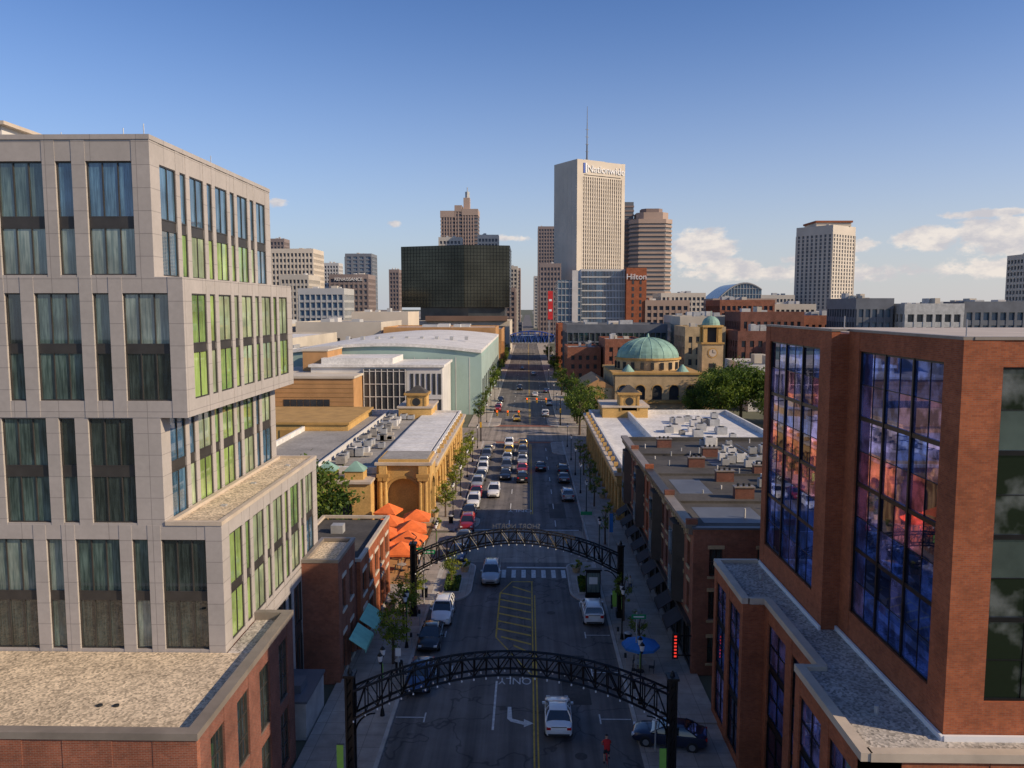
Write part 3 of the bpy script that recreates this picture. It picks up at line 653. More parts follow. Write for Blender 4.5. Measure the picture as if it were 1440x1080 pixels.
tower('blue_glass_block',-129,-104,450,475,38,8,8,'metal','gtowb',pw=.2,bh=.3)
tower('brown_office_tower',-138,-129,800,815,65,15,3,'brown','gtow')
tower('office_block',-30,-10,760,800,66,16,6,'conc2','gtow'); tower('office_block',-40,-9.5,1000,1040,76,18,6,'pinkb','gtow')
tower('office_block',-26,-9.6,600,640,42,10,5,'brown','gtow'); tower('office_block',9,40,1100,1150,70,16,7,'conc2','gtow')
tower('highrise_apartments',-17,17,-17,17,97,28,8,'fin','gtow',pw=.5,bh=.3,ctr=(262,715),rz=R(38),top=7)
b=MB(); b.box(250,280,705,735,97.8,101,'fin'); b.box(249,281,704,736,101,102.6,'brickr'); b.build('rooftop_penthouse')
b=MB(); pts=[(166+37*i/14,28+21*math.sin(math.pi*(.12+.62*i/14))) for i in range(15)]
for i in range(14):
    (xa,za),(xb,zb)=pts[i],pts[i+1]; b.hexa([(xa,700,0),(xb,700,0),(xb,760,0),(xa,760,0),(xa,700,za),(xb,700,zb),(xb,760,zb),(xa,760,za)],'gtowb')
    b.tube((xa,699.5,za),(xb,699.5,zb),.7,'metal',5); b.box(xa-.15,xa+.15,699.5,700,0,za,'metal')
for z in range(4,48,5): b.box(166 if z<30 else 178,203,699.6,700,z,z+.4,'metal')
b.build('arched_glass_hall')
tower('office_block',203,231,700,725,38,8,9,'conc2','gtow'); tower('office_block',307,325,500,520,60,15,6,'fin','gtow')
tower('metal_roof_apartments',98,108,240,262,30,7,5,'slate','gtowb',pw=.3); tower('metal_roof_apartments',110,126,235,262,28.4,7,6,'metal','gtow',pw=.3); tower('metal_roof_apartments',128,150,237,262,29.0,7,9,'slate','gtowb',pw=.3)
tower('brick_apartments',72,92,270,290,25.8,6,9,'brickd','gtow',pw=.5); tower('brick_apartments',94,120,274,292,24.6,6,12,'brick','gtow',pw=.5); 
tower('brick_apartments',150,190,320,345,28.5,7,14,'brown','gtow'); tower('brick_apartments',194,240,330,355,27,7,14,'pinkb','gtow'); tower('beige_office_block',60,84,330,350,24,6,9,'conc2','gtow')
tower('brick_apartments',96,122,400,430,31,8,10,'brick','gtow'); tower('office_block',126,146,410,430,29,8,8,'conc2','gtow')
tower('office_block',62,84,420,445,31,8,7,'pinkb','gtow'); tower('office_block',120,160,520,545,33,8,10,'pinkb','gtow')
tower('beige_office_block',100,132,600,640,38,9,10,'fin','gtow'); tower('office_block',140,175,620,640,30,7,10,'brown','gtow'); tower('office_block',235,300,760,800,34,7,16,'conc2','gtow'); tower('office_block',300,380,900,940,38,7,16,'pinkb','gtow')
# right midground
tower('glass_market_building',15,52,300,335,21,5,18,'slate','ggrn',pw=.14,bh=.16,pr=.25)
tower('brick_commercial_building',14,24,268,290,14,4,4,'brick','gtow',pw=.55,bh=.5); tower('brick_commercial_building',26,37,262,285,17,5,4,'brick','gtow',pw=.55,bh=.5)
tower('stone_rowhouse',52,64,262,280,21,5,5,'stone','gtow',pw=.5,bh=.45); tower('brick_commercial_building',66,84,250,270,20,5,7,'brickd','gtow',pw=.5,bh=.45)
tower('white_warehouse',60,100,215,240,12,4,14,'whitew','gtow'); tower('stone_rowhouse',56,76,292,310,24,6,8,'conc2','gtow')
tower('brick_commercial_building',14,30,350,380,20,5,6,'brickr','gtow',pw=.5)
b=MB(); x,y=53,232
b.box(x-3,x+3,y-3,y+3,0,17.5,'stone'); b.box(x-3.3,x+3.3,y-3.3,y+3.3,17.5,18,'yellowd')
for z in (4,9): b.box(x-1,x+1,y-3.06,y-3.003,z,z+3,'dark')
b.tube((x,y-3.15,15),(x,y-2.9,15),1.1,'ltcop',16); b.tube((x,y-3.1,15),(x,y-2.9,15),1.45,'yellowd',16); b.box(x-.06,x+.06,y-3.2,y-3.16,15,15.9,'black'); b.box(x,x+.7,y-3.2,y-3.16,14.95,15.07,'black')
for sx in (-1,1):
    for sy in (-1,1): b.box(x+sx*2.1-.55,x+sx*2.1+.55,y+sy*2.1-.55,y+sy*2.1+.55,18,22.3,'yellow')
b.box(x-1.4,x+1.4,y-1.4,y+1.4,18,22.3,'dark'); b.box(x-3,x+3,y-3,y+3,22.3,22.9,'yellow'); b.dome((x,y),22.9,2.6,2.6,'patina',16,6); b.cyl((x,y),25.5,27,.12,'patina',6)
b.build('clock_tower')
b=MB(); dc=(32.5,216)
b.box(22,44,203,230,0,11,'stone'); b.box(14.5,22,206,228,0,7.5,'stone'); b.box(44,50,205,227,0,8,'stone')
b.cyl(dc,11,14.2,8.4,'stone',32); b.cyl(dc,14.2,14.7,8.9,'yellowd',32); b.dome(dc,14.7,8.3,5.2,'patina',32,9,ribs='patina'); b.cyl(dc,19.7,21,.5,'patina',8,.2)
for i in range(20):
    a=2*math.pi*i/20; px,py=dc[0]+8.45*math.cos(a),dc[1]+8.45*math.sin(a); b.box(px-.4,px+.4,py-.4,py+.4,11.8,13.6,'dark')
for i in range(5): archwall(b,(22.3+i*4.3,203.0),(1,0),(0,-1),4.3,4.5,10.9,.9,3.4,7,.35,'stone','dark','yellowd')
b.box(21.6,44.4,202.3,230.3,10.95,11.5,'yellowd'); b.box(21.8,44.2,202.45,202.66,3.6,4.4,'yellowd')
for (xa,xb,zb) in ((14.5,22,7.5),(44,50,8)):
    xm=(xa+xb)/2
    b.hexa([(xa-.3,203.5,zb),(xb+.3,203.5,zb),(xb+.3,228,zb),(xa-.3,228,zb),(xm-.1,203.5,zb+2.2),(xm+.1,203.5,zb+2.2),(xm+.1,228,zb+2.2),(xm-.1,228,zb+2.2)],'tan')
    b.box(xa,xb,203.6,206,0,zb,'stone'); b.tube((xm,203.5,zb-2),(xm,203.7,zb-2),1.2,'dark',14)
    b.tube((xm,203.45,zb-2),(xm,203.7,zb-2),1.5,'yellowd',14)
for k in range(4): b.box(15+k*1.8,15.9+k*1.8,203.5,203.59,1.2,4,'dark')
b.cyl((26,206),11.5,13.3,1.7,'patina',16,.2); b.cyl((40,206),11.5,13.3,1.7,'patina',16,.2)
b.build('domed_church')
# ------------------------------------------------------------------ convention centre (left)
b=MB(); pts=[]
for i in range(17):
    s_=i/16; pts.append((-62+50*s_,15.2+3.2*math.sin(math.pi*(.15+.7*s_))))
for i in range(16):
    (xa,za),(xb,zb)=pts[i],pts[i+1]
    b.hexa([(xa,207,0),(xb,207,0),(xb,330,0),(xa,330,0),(xa,207,za-.5),(xb,207,zb-.5),(xb,330,zb-.5),(xa,330,za-.5)],'teal')
    b.hexa([(xa,206.3,za-.5),(xb,206.3,zb-.5),(xb,331,zb-.5),(xa,331,za-.5),(xa,206.3,za+.3),(xb,206.3,zb+.3),(xb,331,zb+.3),(xa,331,za+.3)],'white')
for i in range(12): b.box(-11.99,-11.9,211+i*9.5,215+i*9.5,2,9,'gtow')
for i in range(14): b.box(-62+i*3.6,-61.85+i*3.6,206.93,207,0,15,'whitew')
for i in range(26): b.box(-11.99,-11.93,208+i*4.7,208.12+i*4.7,0,15.2,'whitew')
for i in range(9): b.box(-55+i*4.5,-54+i*4.5,240,242,18.2,19.2,'metal')
b.build('convention_hall')
b=MB(); b.box(-51,-20,186,206,0,14,'whitew'); b.box(-51.5,-19.5,185.5,206,14,14.6,'white'); b.box(-49,-32,188,204,14.6,16,'white')
b.box(-38.5,-28.5,185.4,186,1,13.6,'gtow')
for i in range(8): b.box(-38.5+i*1.4,-38.35+i*1.4,185.2,185.4,1,13.6,'whitew')
for i in range(5): b.box(-38.5,-28.5,185.25,185.4,1+i*3,1.15+i*3,'whitew')
for i in range(6): b.box(-27.5+i*1.3,-26.8+i*1.3,185.9,186,2,12.5,'gtow')
b.box(-28,-20.2,185.3,185.98,6.5,7.5,'whitew')
b.build('glass_lobby_building')
b=MB(); b.box(-60,-38.8,176,205,0,12.2,'tan'); b.box(-60.3,-38.5,175.7,205,12.2,12.7,'conc2'); b.box(-54,-48,190,205,12.7,17.5,'tan'); b.box(-54.2,-47.8,189.8,205,17.5,17.9,'conc2')
for i in range(7): b.box(-54.5+i*1.5,-53.2+i*1.5,175.9,176,4.5,7.5,'gtow')
for z in range(1,12): b.box(-60.04,-38.76,175.93,175.99,z+.0,z+.06,'yellowd')
b.build('tan_exhibition_building')
for (x0,x1,y0,y1,z,w_) in ((-75,-63,215,260,14,'conc2'),(-110,-80,250,330,17,'conc2'),(-60,-14,335,370,19,'tan'),(-100,-64,345,400,21,'conc2'),(-50,-13,380,440,17,'tan'),(-140,-105,340,420,20,'conc2'),(-90,-62,410,450,25,'fin'),(-100,-66,160,200,10,'tan')):
    tower('exhibition_building',x0,x1,y0,y1,z,2,7,w_,'gtow',pw=.75,bh=.7,roof=random.choice(['white','roofg']))
b=MB(); b.box(-11,16,478,484,6.5,7.2,'metal'); b.box(-11,16,478.2,483.8,7.2,11.2,'gblue')
for i in range(14):
    x0=-11+27*i/14;x1=-11+27*(i+1)/14; f=lambda x:11.2+2.6*(1-((x-2.5)/13.5)**2)
    b.tube((x0,477.8,f(x0)),(x1,477.8,f(x1)),.28,'sblue',6); b.tube((x0,477.8,7.2 if i%2 else f(x0)),(x1,477.8,f(x1) if i%2 else 7.2),.15,'sblue',5); b.tube((x0,477.8,7),(x0,477.8,f(x0)),.12,'sblue',5)
b.build('pedestrian_bridge')
b=MB(); b.box(10,12.4,395,396,22,36,'red'); b.box(10.4,10.8,395.5,396,0,22,'metal'); b.box(10.5,11.9,394.9,395,26,27,'wsign'); b.box(10.5,11.9,394.9,395,31,32,'wsign'); b.build('vertical_banner')
b=MB(); rr=random.Random(3)
for i in range(900):
    y=rr.uniform(480,3800); x=rr.uniform(-1.0,1.0)*y*.95
    if abs(x)<28: continue
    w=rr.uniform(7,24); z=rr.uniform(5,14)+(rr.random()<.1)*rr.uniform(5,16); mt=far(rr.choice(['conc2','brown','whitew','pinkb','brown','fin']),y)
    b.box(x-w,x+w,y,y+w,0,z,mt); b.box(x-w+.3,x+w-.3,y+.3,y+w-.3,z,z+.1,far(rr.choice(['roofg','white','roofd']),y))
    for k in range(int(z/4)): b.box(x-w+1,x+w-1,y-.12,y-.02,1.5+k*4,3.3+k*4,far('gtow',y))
b.build('distant_city_blocks')
def leaves(mb,cx,cy,cz,rx,rz_,ncl,nl,size,ms,rr):
    for k in range(ncl):
        while True:
            p=Vector((rr.uniform(-1,1),rr.uniform(-1,1),rr.uniform(-1,1)))
            if .35<p.length<1: break
        w=1-.35*max(0,-p.z); c=Vector((cx+p.x*rx*w,cy+p.y*rx*w,cz+p.z*rz_)); m=rr.choice(ms); cr=rx*rr.uniform(.2,.36)
        for j in range(nl):
            d=Vector((rr.gauss(0,.5),rr.gauss(0,.5),rr.gauss(0,.4)))*cr; q=c+d; a=Vector((rr.gauss(0,1),rr.gauss(0,1),rr.gauss(0,1))).normalized(); e=a.orthogonal().normalized(); f=a.cross(e); s_=size*rr.uniform(.6,1.3)
            mb.poly([q-e*s_,q-f*s_*.55,q+e*s_,q+f*s_*.55],m)
def treemesh(name,h,rx,ncl,nl,size,ms,seed):
    rr=random.Random(seed); mb=MB(); th=h*.36; mb.tube((0,0,0),(0.05*h*.1,0,th),h*.028,'bark',8,h*.02)
    mb.tube((0.005*h,0,th),(.0,.02*h,h*.8),h*.02,'bark',6,h*.005)
    for i in range(7):
        a=i*2.4; z=th+h*.05*i; mb.tube((0,0,z),(math.cos(a)*rx*.65,math.sin(a)*rx*.65,z+h*.22),h*.011,'bark',5,h*.003)
    leaves(mb,0,0,h*.65,rx,h*.35,ncl,nl,size,ms,rr); return mb.mesh(name,recalc=False)
T1=treemesh('tree_big',12,5,70,85,.26,['l1','l2','l2','l3'],1); T2=treemesh('tree_big2',12,5.5,75,80,.26,['l1','l2','l3'],2)
T3=treemesh('tree_street',5,1.45,34,46,.11,['y1','y1','y2','l3'],3); T4=treemesh('tree_street2',8.5,2.5,34,60,.18,['l2','l3','l1'],4)
T5=treemesh('tree_street3',5,1.0,22,34,.09,['y2','l2','l3'],8); T6=treemesh('tree_street4',8,2.2,24,60,.17,['l1','l2','y2'],14)
def tree(me,x,y,s=1,z=0,name='street_tree'): place(name,me,(x,y,z),random.uniform(0,6.28),sc=(s,s,s*random.uniform(.92,1.08)))
tree(T1,-23.3,80.5,.98,name='shade_tree'); tree(T2,-27,84,.85,name='shade_tree')
for (x,y,s_) in ((45,186,1.05),(51,190,1.3),(57,188,1.2),(63,182,1.1),(48,197,1.15),(41.5,192,.8),(69,190,1.2),(55,176,.85)): tree(random.choice([T1,T2]),x,y,s_,name='shade_tree')
for (x,y,s_) in ((-10.6,66,.98),(-10.5,60,.95),(-7.6,77.5,.72),(-10.5,72,.7),(-10.9,104,1),(-10.8,118,.9),(-10.8,128,1),(-10.9,139,.95),(-10.8,149,1)): tree(T3,x,y,s_,.1)
for (x,y,s_) in ((8.6,69,.9),(9,62,.8),(9.2,92,1),(9.4,110,1),(9.6,120,1),(9.4,131,1),(9.5,142,.95),(6,78,.5)): tree(T5,x,y,s_,.1)
y=190
while y<460:
    tree(random.choice([T4,T6]),-11.5+random.uniform(-.6,.5),y,random.uniform(.6,1.1)); 
    if random.random()<.8: tree(random.choice([T4,T6]),11.0+random.uniform(-.6,1),y+4,random.uniform(.7,1.2))
    y+=random.uniform(13,26)
for (x,y) in ((12,190),(14,197),(12.5,206),(11.5,174),(16,186)): tree(T4,x,y,1.2)
b=MB(); rr=random.Random(9)
for i in range(340):
    y=rr.uniform(600,3200); x=rr.uniform(-1,1)*y*.9
    if abs(x)<25: continue
    leaves(b,x,y,6+rr.uniform(0,5),rr.uniform(7,15),5,7,10,2.4,['l1','l2','l1'],rr)
b.build('distant_trees')
# ------------------------------------------------------------------ arches
def arch(y,label=None):
    b=MB(); xl,xr=-10.3,8.4; n=26; cx=(xl+xr)/2; hw=(xr-xl)/2-.25
    for x in (xl,xr):
        for sx in (-1,1):
            for sy in (-1,1): b.box(x+sx*.19-.06,x+sx*.19+.06,y+sy*.3-.06,y+sy*.3+.06,.14,6.7,'black')
        for k in range(9):
            z=.6+k*.68
            for sy in (-1,1): b.strut((x-.19,y+sy*.3,z),(x+.19,y+sy*.3,z+.68),.05,'black')
            for sx in (-1,1): b.strut((x+sx*.19,y-.3,z),(x+sx*.19,y+.3,z+.68),.05,'black')
        b.box(x-.34,x+.34,y-.46,y+.46,.1,.75,'black'); b.box(x-.33,x+.33,y-.44,y+.44,6.7,6.85,'black'); b.cyl((x,y),6.85,7.15,.16,'black',8,.04)
        b.box(x-.13,x+.13,y-.24,y+.24,.75,6.7,'black')
    zt=lambda s:5.9+2.15*(1-s*s); zb=lambda s:4.25+2.75*(1-s*s)
    for sy in (-.42,.42):
        for i in range(n):
            s0=-1+2*i/n; s1=-1+2*(i+1)/n; x0=cx+hw*s0;x1=cx+hw*s1; yy=y+sy
            b.strut((x0,yy,zt(s0)),(x1,yy,zt(s1)),.10,'black'); b.strut((x0,yy,zb(s0)),(x1,yy,zb(s1)),.10,'black')
            b.strut((x0,yy,zt(s0)),(x0,yy,zb(s0)),.05,'black')
            if i%2: b.strut((x0,yy,zt(s0)),(x1,yy,zb(s1)),.05,'black')
            else: b.strut((x0,yy,zb(s0)),(x1,yy,zt(s1)),.05,'black')
    for i in range(n+1):
        s0=-1+2*i/n;x0=cx+hw*s0
        for zf in (zt,zb): b.strut((x0,y-.42,zf(s0)),(x0,y+.42,zf(s0)),.05,'black')
        if i<n: s1=s0+2/n; b.strut((x0,y-.42,zt(s0)),(cx+hw*s1,y+.42,zt(s1)),.04,'black')
        b.cyl((x0,y-.42),zb(s0)-.2,zb(s0)-.1,.045,'wsign',6)
        if i<n: b.cyl((x0+hw/n,y+.42),zb(s0)-.18,zb(s0)-.08,.045,'wsign',6)
    for sx,x in ((1,xl),(-1,xr)):
        for k in range(6):
            a0=k/6*math.pi/2;a1=(k+1)/6*math.pi/2; b.strut((x+sx*(.25+1.2*(1-math.cos(a0))),y,3.1+1.3*math.sin(a0)),(x+sx*(.25+1.2*(1-math.cos(a1))),y,3.1+1.3*math.sin(a1)),.07,'black')
    ob=b.build('street_arch')
    if label: text('arch_lettering',label,.62,(-1,y+.6,8.05),(R(90),0,R(180)),'slate',ob,.04)
    s=MB()
    for x in (xl,xr): s.box(x-.75,x-.36,y-.5,y-.46,1.2,2.7,'lime'); s.strut((x-.75,y-.47,2.75),(x-.3,y-.47,2.75),.03,'black')
    s.build('banner',parent=ob)
    return ob
arch(44.3); arch(70,'SHORT NORTH')
# ------------------------------------------------------------------ street furniture
def lampmesh():
    b=MB(); b.cyl((0,0),0,.5,.17,'black',10,.1); b.cyl((0,0),.5,4.2,.06,'black',8,.045); b.box(-.55,.55,-.03,.03,3.9,3.97,'black')
    for x in (-.5,.5): b.cyl((x,0),3.97,4.1,.07,'black',8); b.cyl((x,0),4.1,4.5,.12,'wsign',8,.19); b.cyl((x,0),4.5,4.72,.2,'black',8,.03)
    b.cyl((0,0),4.2,4.35,.07,'black',8,.02); b.box(.08,.5,-.01,.01,2.4,3.5,'lime'); return b.mesh('street_lamp')
LM=lampmesh()
for y in (52,63,84.5,104,116,129,142,156,192,214,240,270,300): place('street_lamp',LM,(-9.9,y,.13),R(90)); place('street_lamp',LM,(8.0,y+2,.13),R(90))
def umb(x,y,m='orange',z=0,s=1,n=4,pk=1.0):
    b=MB(); b.cyl((0,0),0,2.3+pk*.9,.03,'metal',6); ph=math.pi/4 if n==4 else 0
    b.cyl((0,0),2.2,2.2+pk,1.45*s,m,n,.05,cap=False,ph=ph); b.cyl((0,0),2.0,2.2,1.46*s,m,n,1.45*s,cap=False,ph=ph); b.cyl((0,0),.72,.76,.5,'metal',12); b.cyl((0,0),0,.08,.3,'dark',10)
    for a in (0,2.1,4.2):
        cx,cy=.85*math.cos(a),.85*math.sin(a); b.box(cx-.2,cx+.2,cy-.2,cy+.2,.42,.47,'dark'); b.box(cx+.2*math.cos(a)-.03,cx+.2*math.cos(a)+.03,cy-.2,cy+.2,.47,.9,'dark')
        for q in ((-.17,-.17),(.17,-.17),(-.17,.17),(.17,.17)): b.box(cx+q[0]-.015,cx+q[0]+.015,cy+q[1]-.015,cy+q[1]+.015,0,.42,'dark')
    place('patio_umbrella',b.mesh('patio_umbrella'),(x,y,.14+z),random.uniform(-.25,.25))
for i,(x,y,s_) in enumerate(((-13.3,82,1.45),(-16.1,83.2,1.6),(-13.2,86.2,1.7),(-16.4,88.4,1.6),(-13.5,90.6,1.7),(-16.6,93.2,1.6),(-13.6,95.6,1.6),(-17.6,98.6,1.4))): umb(x,y,s=s_)
umb(8.7,59,'bluec',n=8,pk=.6)
pt=MB(); pt.box(-19.8,-12.2,78,101,-.02,.13,'walk'); pt.box(-19.8,-12.0,78,101,.13,.16,'tan')
for i in range(40): pt.box(-11.95,-11.91,78.4+i*.55,78.44+i*.55,.13,1.0,'black')
pt.box(-11.97,-11.89,78.3,100.4,1.0,1.06,'black'); pt.build('patio_terrace')
def sign_pole(name,x,y,h,parts):
    b=MB(); b.cyl((0,0),0,h,.05,'metal',8)
    for q in parts: b.box(*q)
    return b.build(name,(x,y,.13))
sign_pole('street_sign',-9.7,72.5,5.6,[(-.1,1.1,-.06,-.02,4.9,5.3,'green'),(-.9,-.1,-.06,-.02,5.3,5.5,'green'),(.05,.95,-.07,-.061,5.05,5.15,'wsign')])
sign_pole('street_sign',8.3,58.5,4.9,[(-.4,.7,-.06,-.02,4.4,4.75,'green'),(-.25,.55,-.07,-.061,4.52,4.62,'wsign')])
sign_pole('street_sign',6.3,88,5.2,[(-.3,1.0,-.06,-.02,4.6,5.0,'green')])
sign_pole('blue_banner_sign',9.0,86,5.5,[(0.05,.45,-.03,.03,3.2,5.3,'bluec')])
sign_pole('parking_sign',8.1,48,2.6,[(-.2,.2,-.06,-.02,2.0,2.6,'wsign')])
sign_pole('parking_sign',-9.6,57,2.6,[(-.2,.2,-.06,-.02,2.0,2.6,'wsign')])
b=MB(); b.box(-.75,.75,-.25,.25,0,.35,'black'); b.box(-.7,.7,-.2,.2,.35,2.7,'black'); b.box(-.6,.6,-.23,-.203,.6,2.5,'cg2'); b.box(-.4,.4,-.24,-.231,1.4,2.1,'wsign'); b.box(-.8,.8,-.3,.3,2.7,2.85,'black'); b.build('info_kiosk',(6.35,74.6,.15))
b=MB(); b.box(-.22,.22,-.1,.1,1.3,3.3,'dark'); 
for k in range(7): b.box(-.09,.09,-.13,-.1,1.45+k*.26,1.57+k*.26,'neon')
b.box(-.02,1.2,-.03,.03,3.05,3.15,'black'); b.box(-.02,1.2,-.03,.03,1.5,1.6,'black'); b.build('neon_sign',(11.3,58.8,0))
aw=MB()
for y0 in (61,65,69.5,73.5,77,81,86,90.5,95):
    aw.hexa([(12.5,y0,3.7),(11.1,y0,2.75),(11.1,y0+2.6,2.75),(12.5,y0+2.6,3.7),(12.5,y0,3.78),(11.1,y0,2.82),(11.1,y0+2.6,2.82),(12.5,y0+2.6,3.78)],'blk'); aw.box(11.08,11.1,y0,y0+2.6,2.45,2.8,'blk')
aw.build('shop_awning')
def signal(x,sg,y):
    b=MB(); b.cyl((0,0),0,6.6,.14,'black',8,.09); b.tube((0,0,6.0),(-sg*8.5,0,6.4),.07,'black',6)
    for k,dx in enumerate((3.4,5.6,7.9)):
        cx=-sg*dx; b.box(cx-.2,cx+.2,-.18,.12,5.4,6.6,'sigy'); 
        for j,mm in enumerate(('dark','dark','sigr')): b.tube((cx,-.24,5.6+j*.37),(cx,-.181,5.6+j*.37),.13,mm,10)
    b.box(-.2,.2,-.3,-.12,3,4.1,'sigy'); b.build('traffic_light',(x,y,.13))
signal(7.8,1,187.2); signal(-9.7,-1,164.2)
pm=MB(); pm.cyl((0,0),0,1.1,.03,'metal',6); pm.box(-.09,.09,-.07,.07,1.1,1.45,'dark'); pmm=pm.mesh('parking_meter')
for y in range(52,72,5): place('parking_meter',pmm,(-9.45,y+.5,.14)); place('parking_meter',pmm,(7.55,y+2,.14))
bn=MB(); bn.cyl((0,0),0,.95,.28,'black',12,.32); bn.cyl((0,0),.95,1.05,.34,'metal',12,.2); bnm=bn.mesh('litter_bin')
for q in ((-9.9,74.5),(8.2,73),(-9.8,58.5),(8.4,64),(-9.9,101)): place('litter_bin',bnm,(q[0],q[1],.14))
pp=MB(); rr=random.Random(5)
pp.cyl((0,0),0,.6,.35,'stone',12,.5); leaves(pp,0,0,.85,.6,.4,12,22,.09,['l2','l3','y1'],rr); ppm=pp.mesh('flower_planter',recalc=False)
for y in (104,112,120,127,135,143,151): place('flower_planter',ppm,(-12.3,y,.14)); place('flower_planter',ppm,(11,y+3,.14))
for q in ((-12.6,68),(-12.6,71),(-11.4,98.5),(5.2,82),(-6.6,82)): place('flower_planter',ppm,(q[0],q[1],.14))
# ------------------------------------------------------------------ cars
def carmesh(kind,pm):
    b=MB(); suv=kind=='suv'; L=2.35; dz=.14 if suv else 0; pk=b.mi(pm)
    st=[(-2.36,.48,.80,.72),(-2.30,.36,.95+dz,.82),(-2.1,.28,1.02+dz,.88),(-1.5,.24,1.03+dz,.92),(0,.22,.98+dz,.93),(1.0,.22,.96+dz,.92),(1.7,.24,.90+dz,.90),(2.15,.28,.78+dz,.84),(2.32,.36,.66+dz,.72),(2.38,.42,.58+dz,.6)]
    rings=[]
    for y,zb,zt,hw in st:
        hs=[(hw*.88,zb),(hw,zb+.13),(hw*1.0,(zb+zt)/2+.08),(hw*.95,zt-.05),(hw*.8,zt+.02),(hw*.4,zt+.05)]
        ring=[(x,y,z) for x,z in hs]+[(-x,y,z) for x,z in hs[::-1]]; n=len(b.v); b.v+=ring; rings.append(list(range(n,n+12)))
    for i in range(len(rings)-1):
        for j in range(12):
            k=(j+1)%12; b.f.append((rings[i][j],rings[i][k],rings[i+1][k],rings[i+1][j])); b.m.append(pk)
    b.f.append(tuple(rings[0])); b.m.append(pk); b.f.append(tuple(rings[-1][::-1])); b.m.append(pk)
    if suv: base=(-2.15,1.15,.84,1.10);mid=(-2.02,.72,.78,1.45); top=(-1.85,.30,.66,1.68)
    else: base=(-1.8,1.15,.84,.98); mid=(-1.45,.75,.77,1.22); top=(-1.0,.20,.62,1.42)
    def ring4(q): y0,y1,hw,z=q; return [(-hw,y0,z),(hw,y0,z),(hw,y1,z),(-hw,y1,z)]
    A,B_,C=ring4(base),ring4(mid),ring4(top)
    for P,Q in ((A,B_),(B_,C)):
        for i in range(4): b.poly([P[i],P[(i+1)%4],Q[(i+1)%4],Q[i]],'cglass')
    y0,y1,hw,z=top; b.hexa([(-hw-.02,y0-.05,z-.03),(hw+.02,y0-.05,z-.03),(hw+.02,y1+.05,z-.03),(-hw-.02,y1+.05,z-.03),(-hw*.8,y0+.12,z+.05),(hw*.8,y0+.12,z+.05),(hw*.8,y1-.1,z+.05),(-hw*.8,y1-.1,z+.05)],pm)
    for i in range(4): b.tube(A[i],B_[i],.05,pm,5); b.tube(B_[i],C[i],.05,pm,5)
    for s in (-1,1):
        for yy in ((-.35,) if not suv else (-.4,-1.3)): b.tube((s*base[2],yy,base[3]),(s*(mid[2]+.005),yy,mid[3]),.04,pm,4); b.tube((s*(mid[2]+.005),yy,mid[3]),(s*top[2],yy,top[3]),.04,pm,4)
        for y in (-1.45,1.45):
            b.tube((s*.70,y,.34),(s*.915,y,.34),.40,'dark',16); b.tube((s*.68,y,.33),(s*.935,y,.33),.335,'tyre',16); b.tube((s*.9,y,.33),(s*.943,y,.33),.2,'rim',10)
        b.box(*sorted((s*.52,s*.8)),-2.375,-2.2,.78+dz*.6,.93+dz,'tail'); b.box(*sorted((s*.5,s*.76)),2.1,2.37,.60+dz,.73+dz,'head')
        b.box(*sorted((s*.9,s*1.06)),.72,.86,.95+dz,1.08+dz,pm)
    b.box(-.26,.26,-2.385,-2.35,.62,.76,'wsign'); b.box(-.7,.7,-2.375,-2.25,.40,.52,'dark'); b.box(-.45,.45,2.25,2.39,.44,.56,'dark')
    b.box(-.5,.5,-2.37,-2.3,.94+dz,.97+dz,'dark')
    if suv:
        for s in (-1,1): b.tube((s*.58,-1.6,1.77),(s*.58,.1,1.77),.025,'metal',5)
    return b.mesh('car_'+kind,smooth=32)
CP={}
for n_,c_ in dict(white=(.75,.75,.74),silver=(.42,.43,.44),black=(.015,.015,.018),blue=(.03,.06,.14),navy=(.012,.02,.05),red=(.35,.02,.02),grey=(.10,.105,.11),taxi=(.6,.36,.02),tan=(.3,.26,.2)).items():
    CP[n_]=mat('car_paint_'+n_,c_,.28,1,.03,metal=.1 if n_=='white' else .35,spec=.5,coat=1)
cc={}
def car(kind,col,x,y,heading=1,name='parked_car',rz=None):
    if (kind,col) not in cc: cc[kind,col]=carmesh(kind,CP[col])
    rot=rz if rz is not None else (0 if heading>0 else math.pi)
    place(name,cc[kind,col],(x,y,.01),rot+random.uniform(-.012,.012))
car('sedan','white',2.1,51.5,1,'moving_car')
car('sedan','navy',9.2,49.2,1,'parked_car',R(78))
car('sedan','blue',-8.0,57.2,-1); car('sedan','black',-8.05,64.3,-1); car('suv','white',-7.6,69.6,-1)
car('suv','silver',-3.7,80,-1,'moving_car'); car('suv','white',5.9,70,1)
for i,(k,c_) in enumerate((('sedan','blue'),('sedan','grey'),('suv','red'),('sedan','black'),('suv','white'),('sedan','red'),('suv','silver'),('sedan','grey'),('suv','white'),('sedan','silver'),('suv','grey'),('sedan','tan'))): car(k,c_,-7.9+ (0.3 if i%3 else .1),87+i*5.9+random.uniform(-.4,.4),-1)
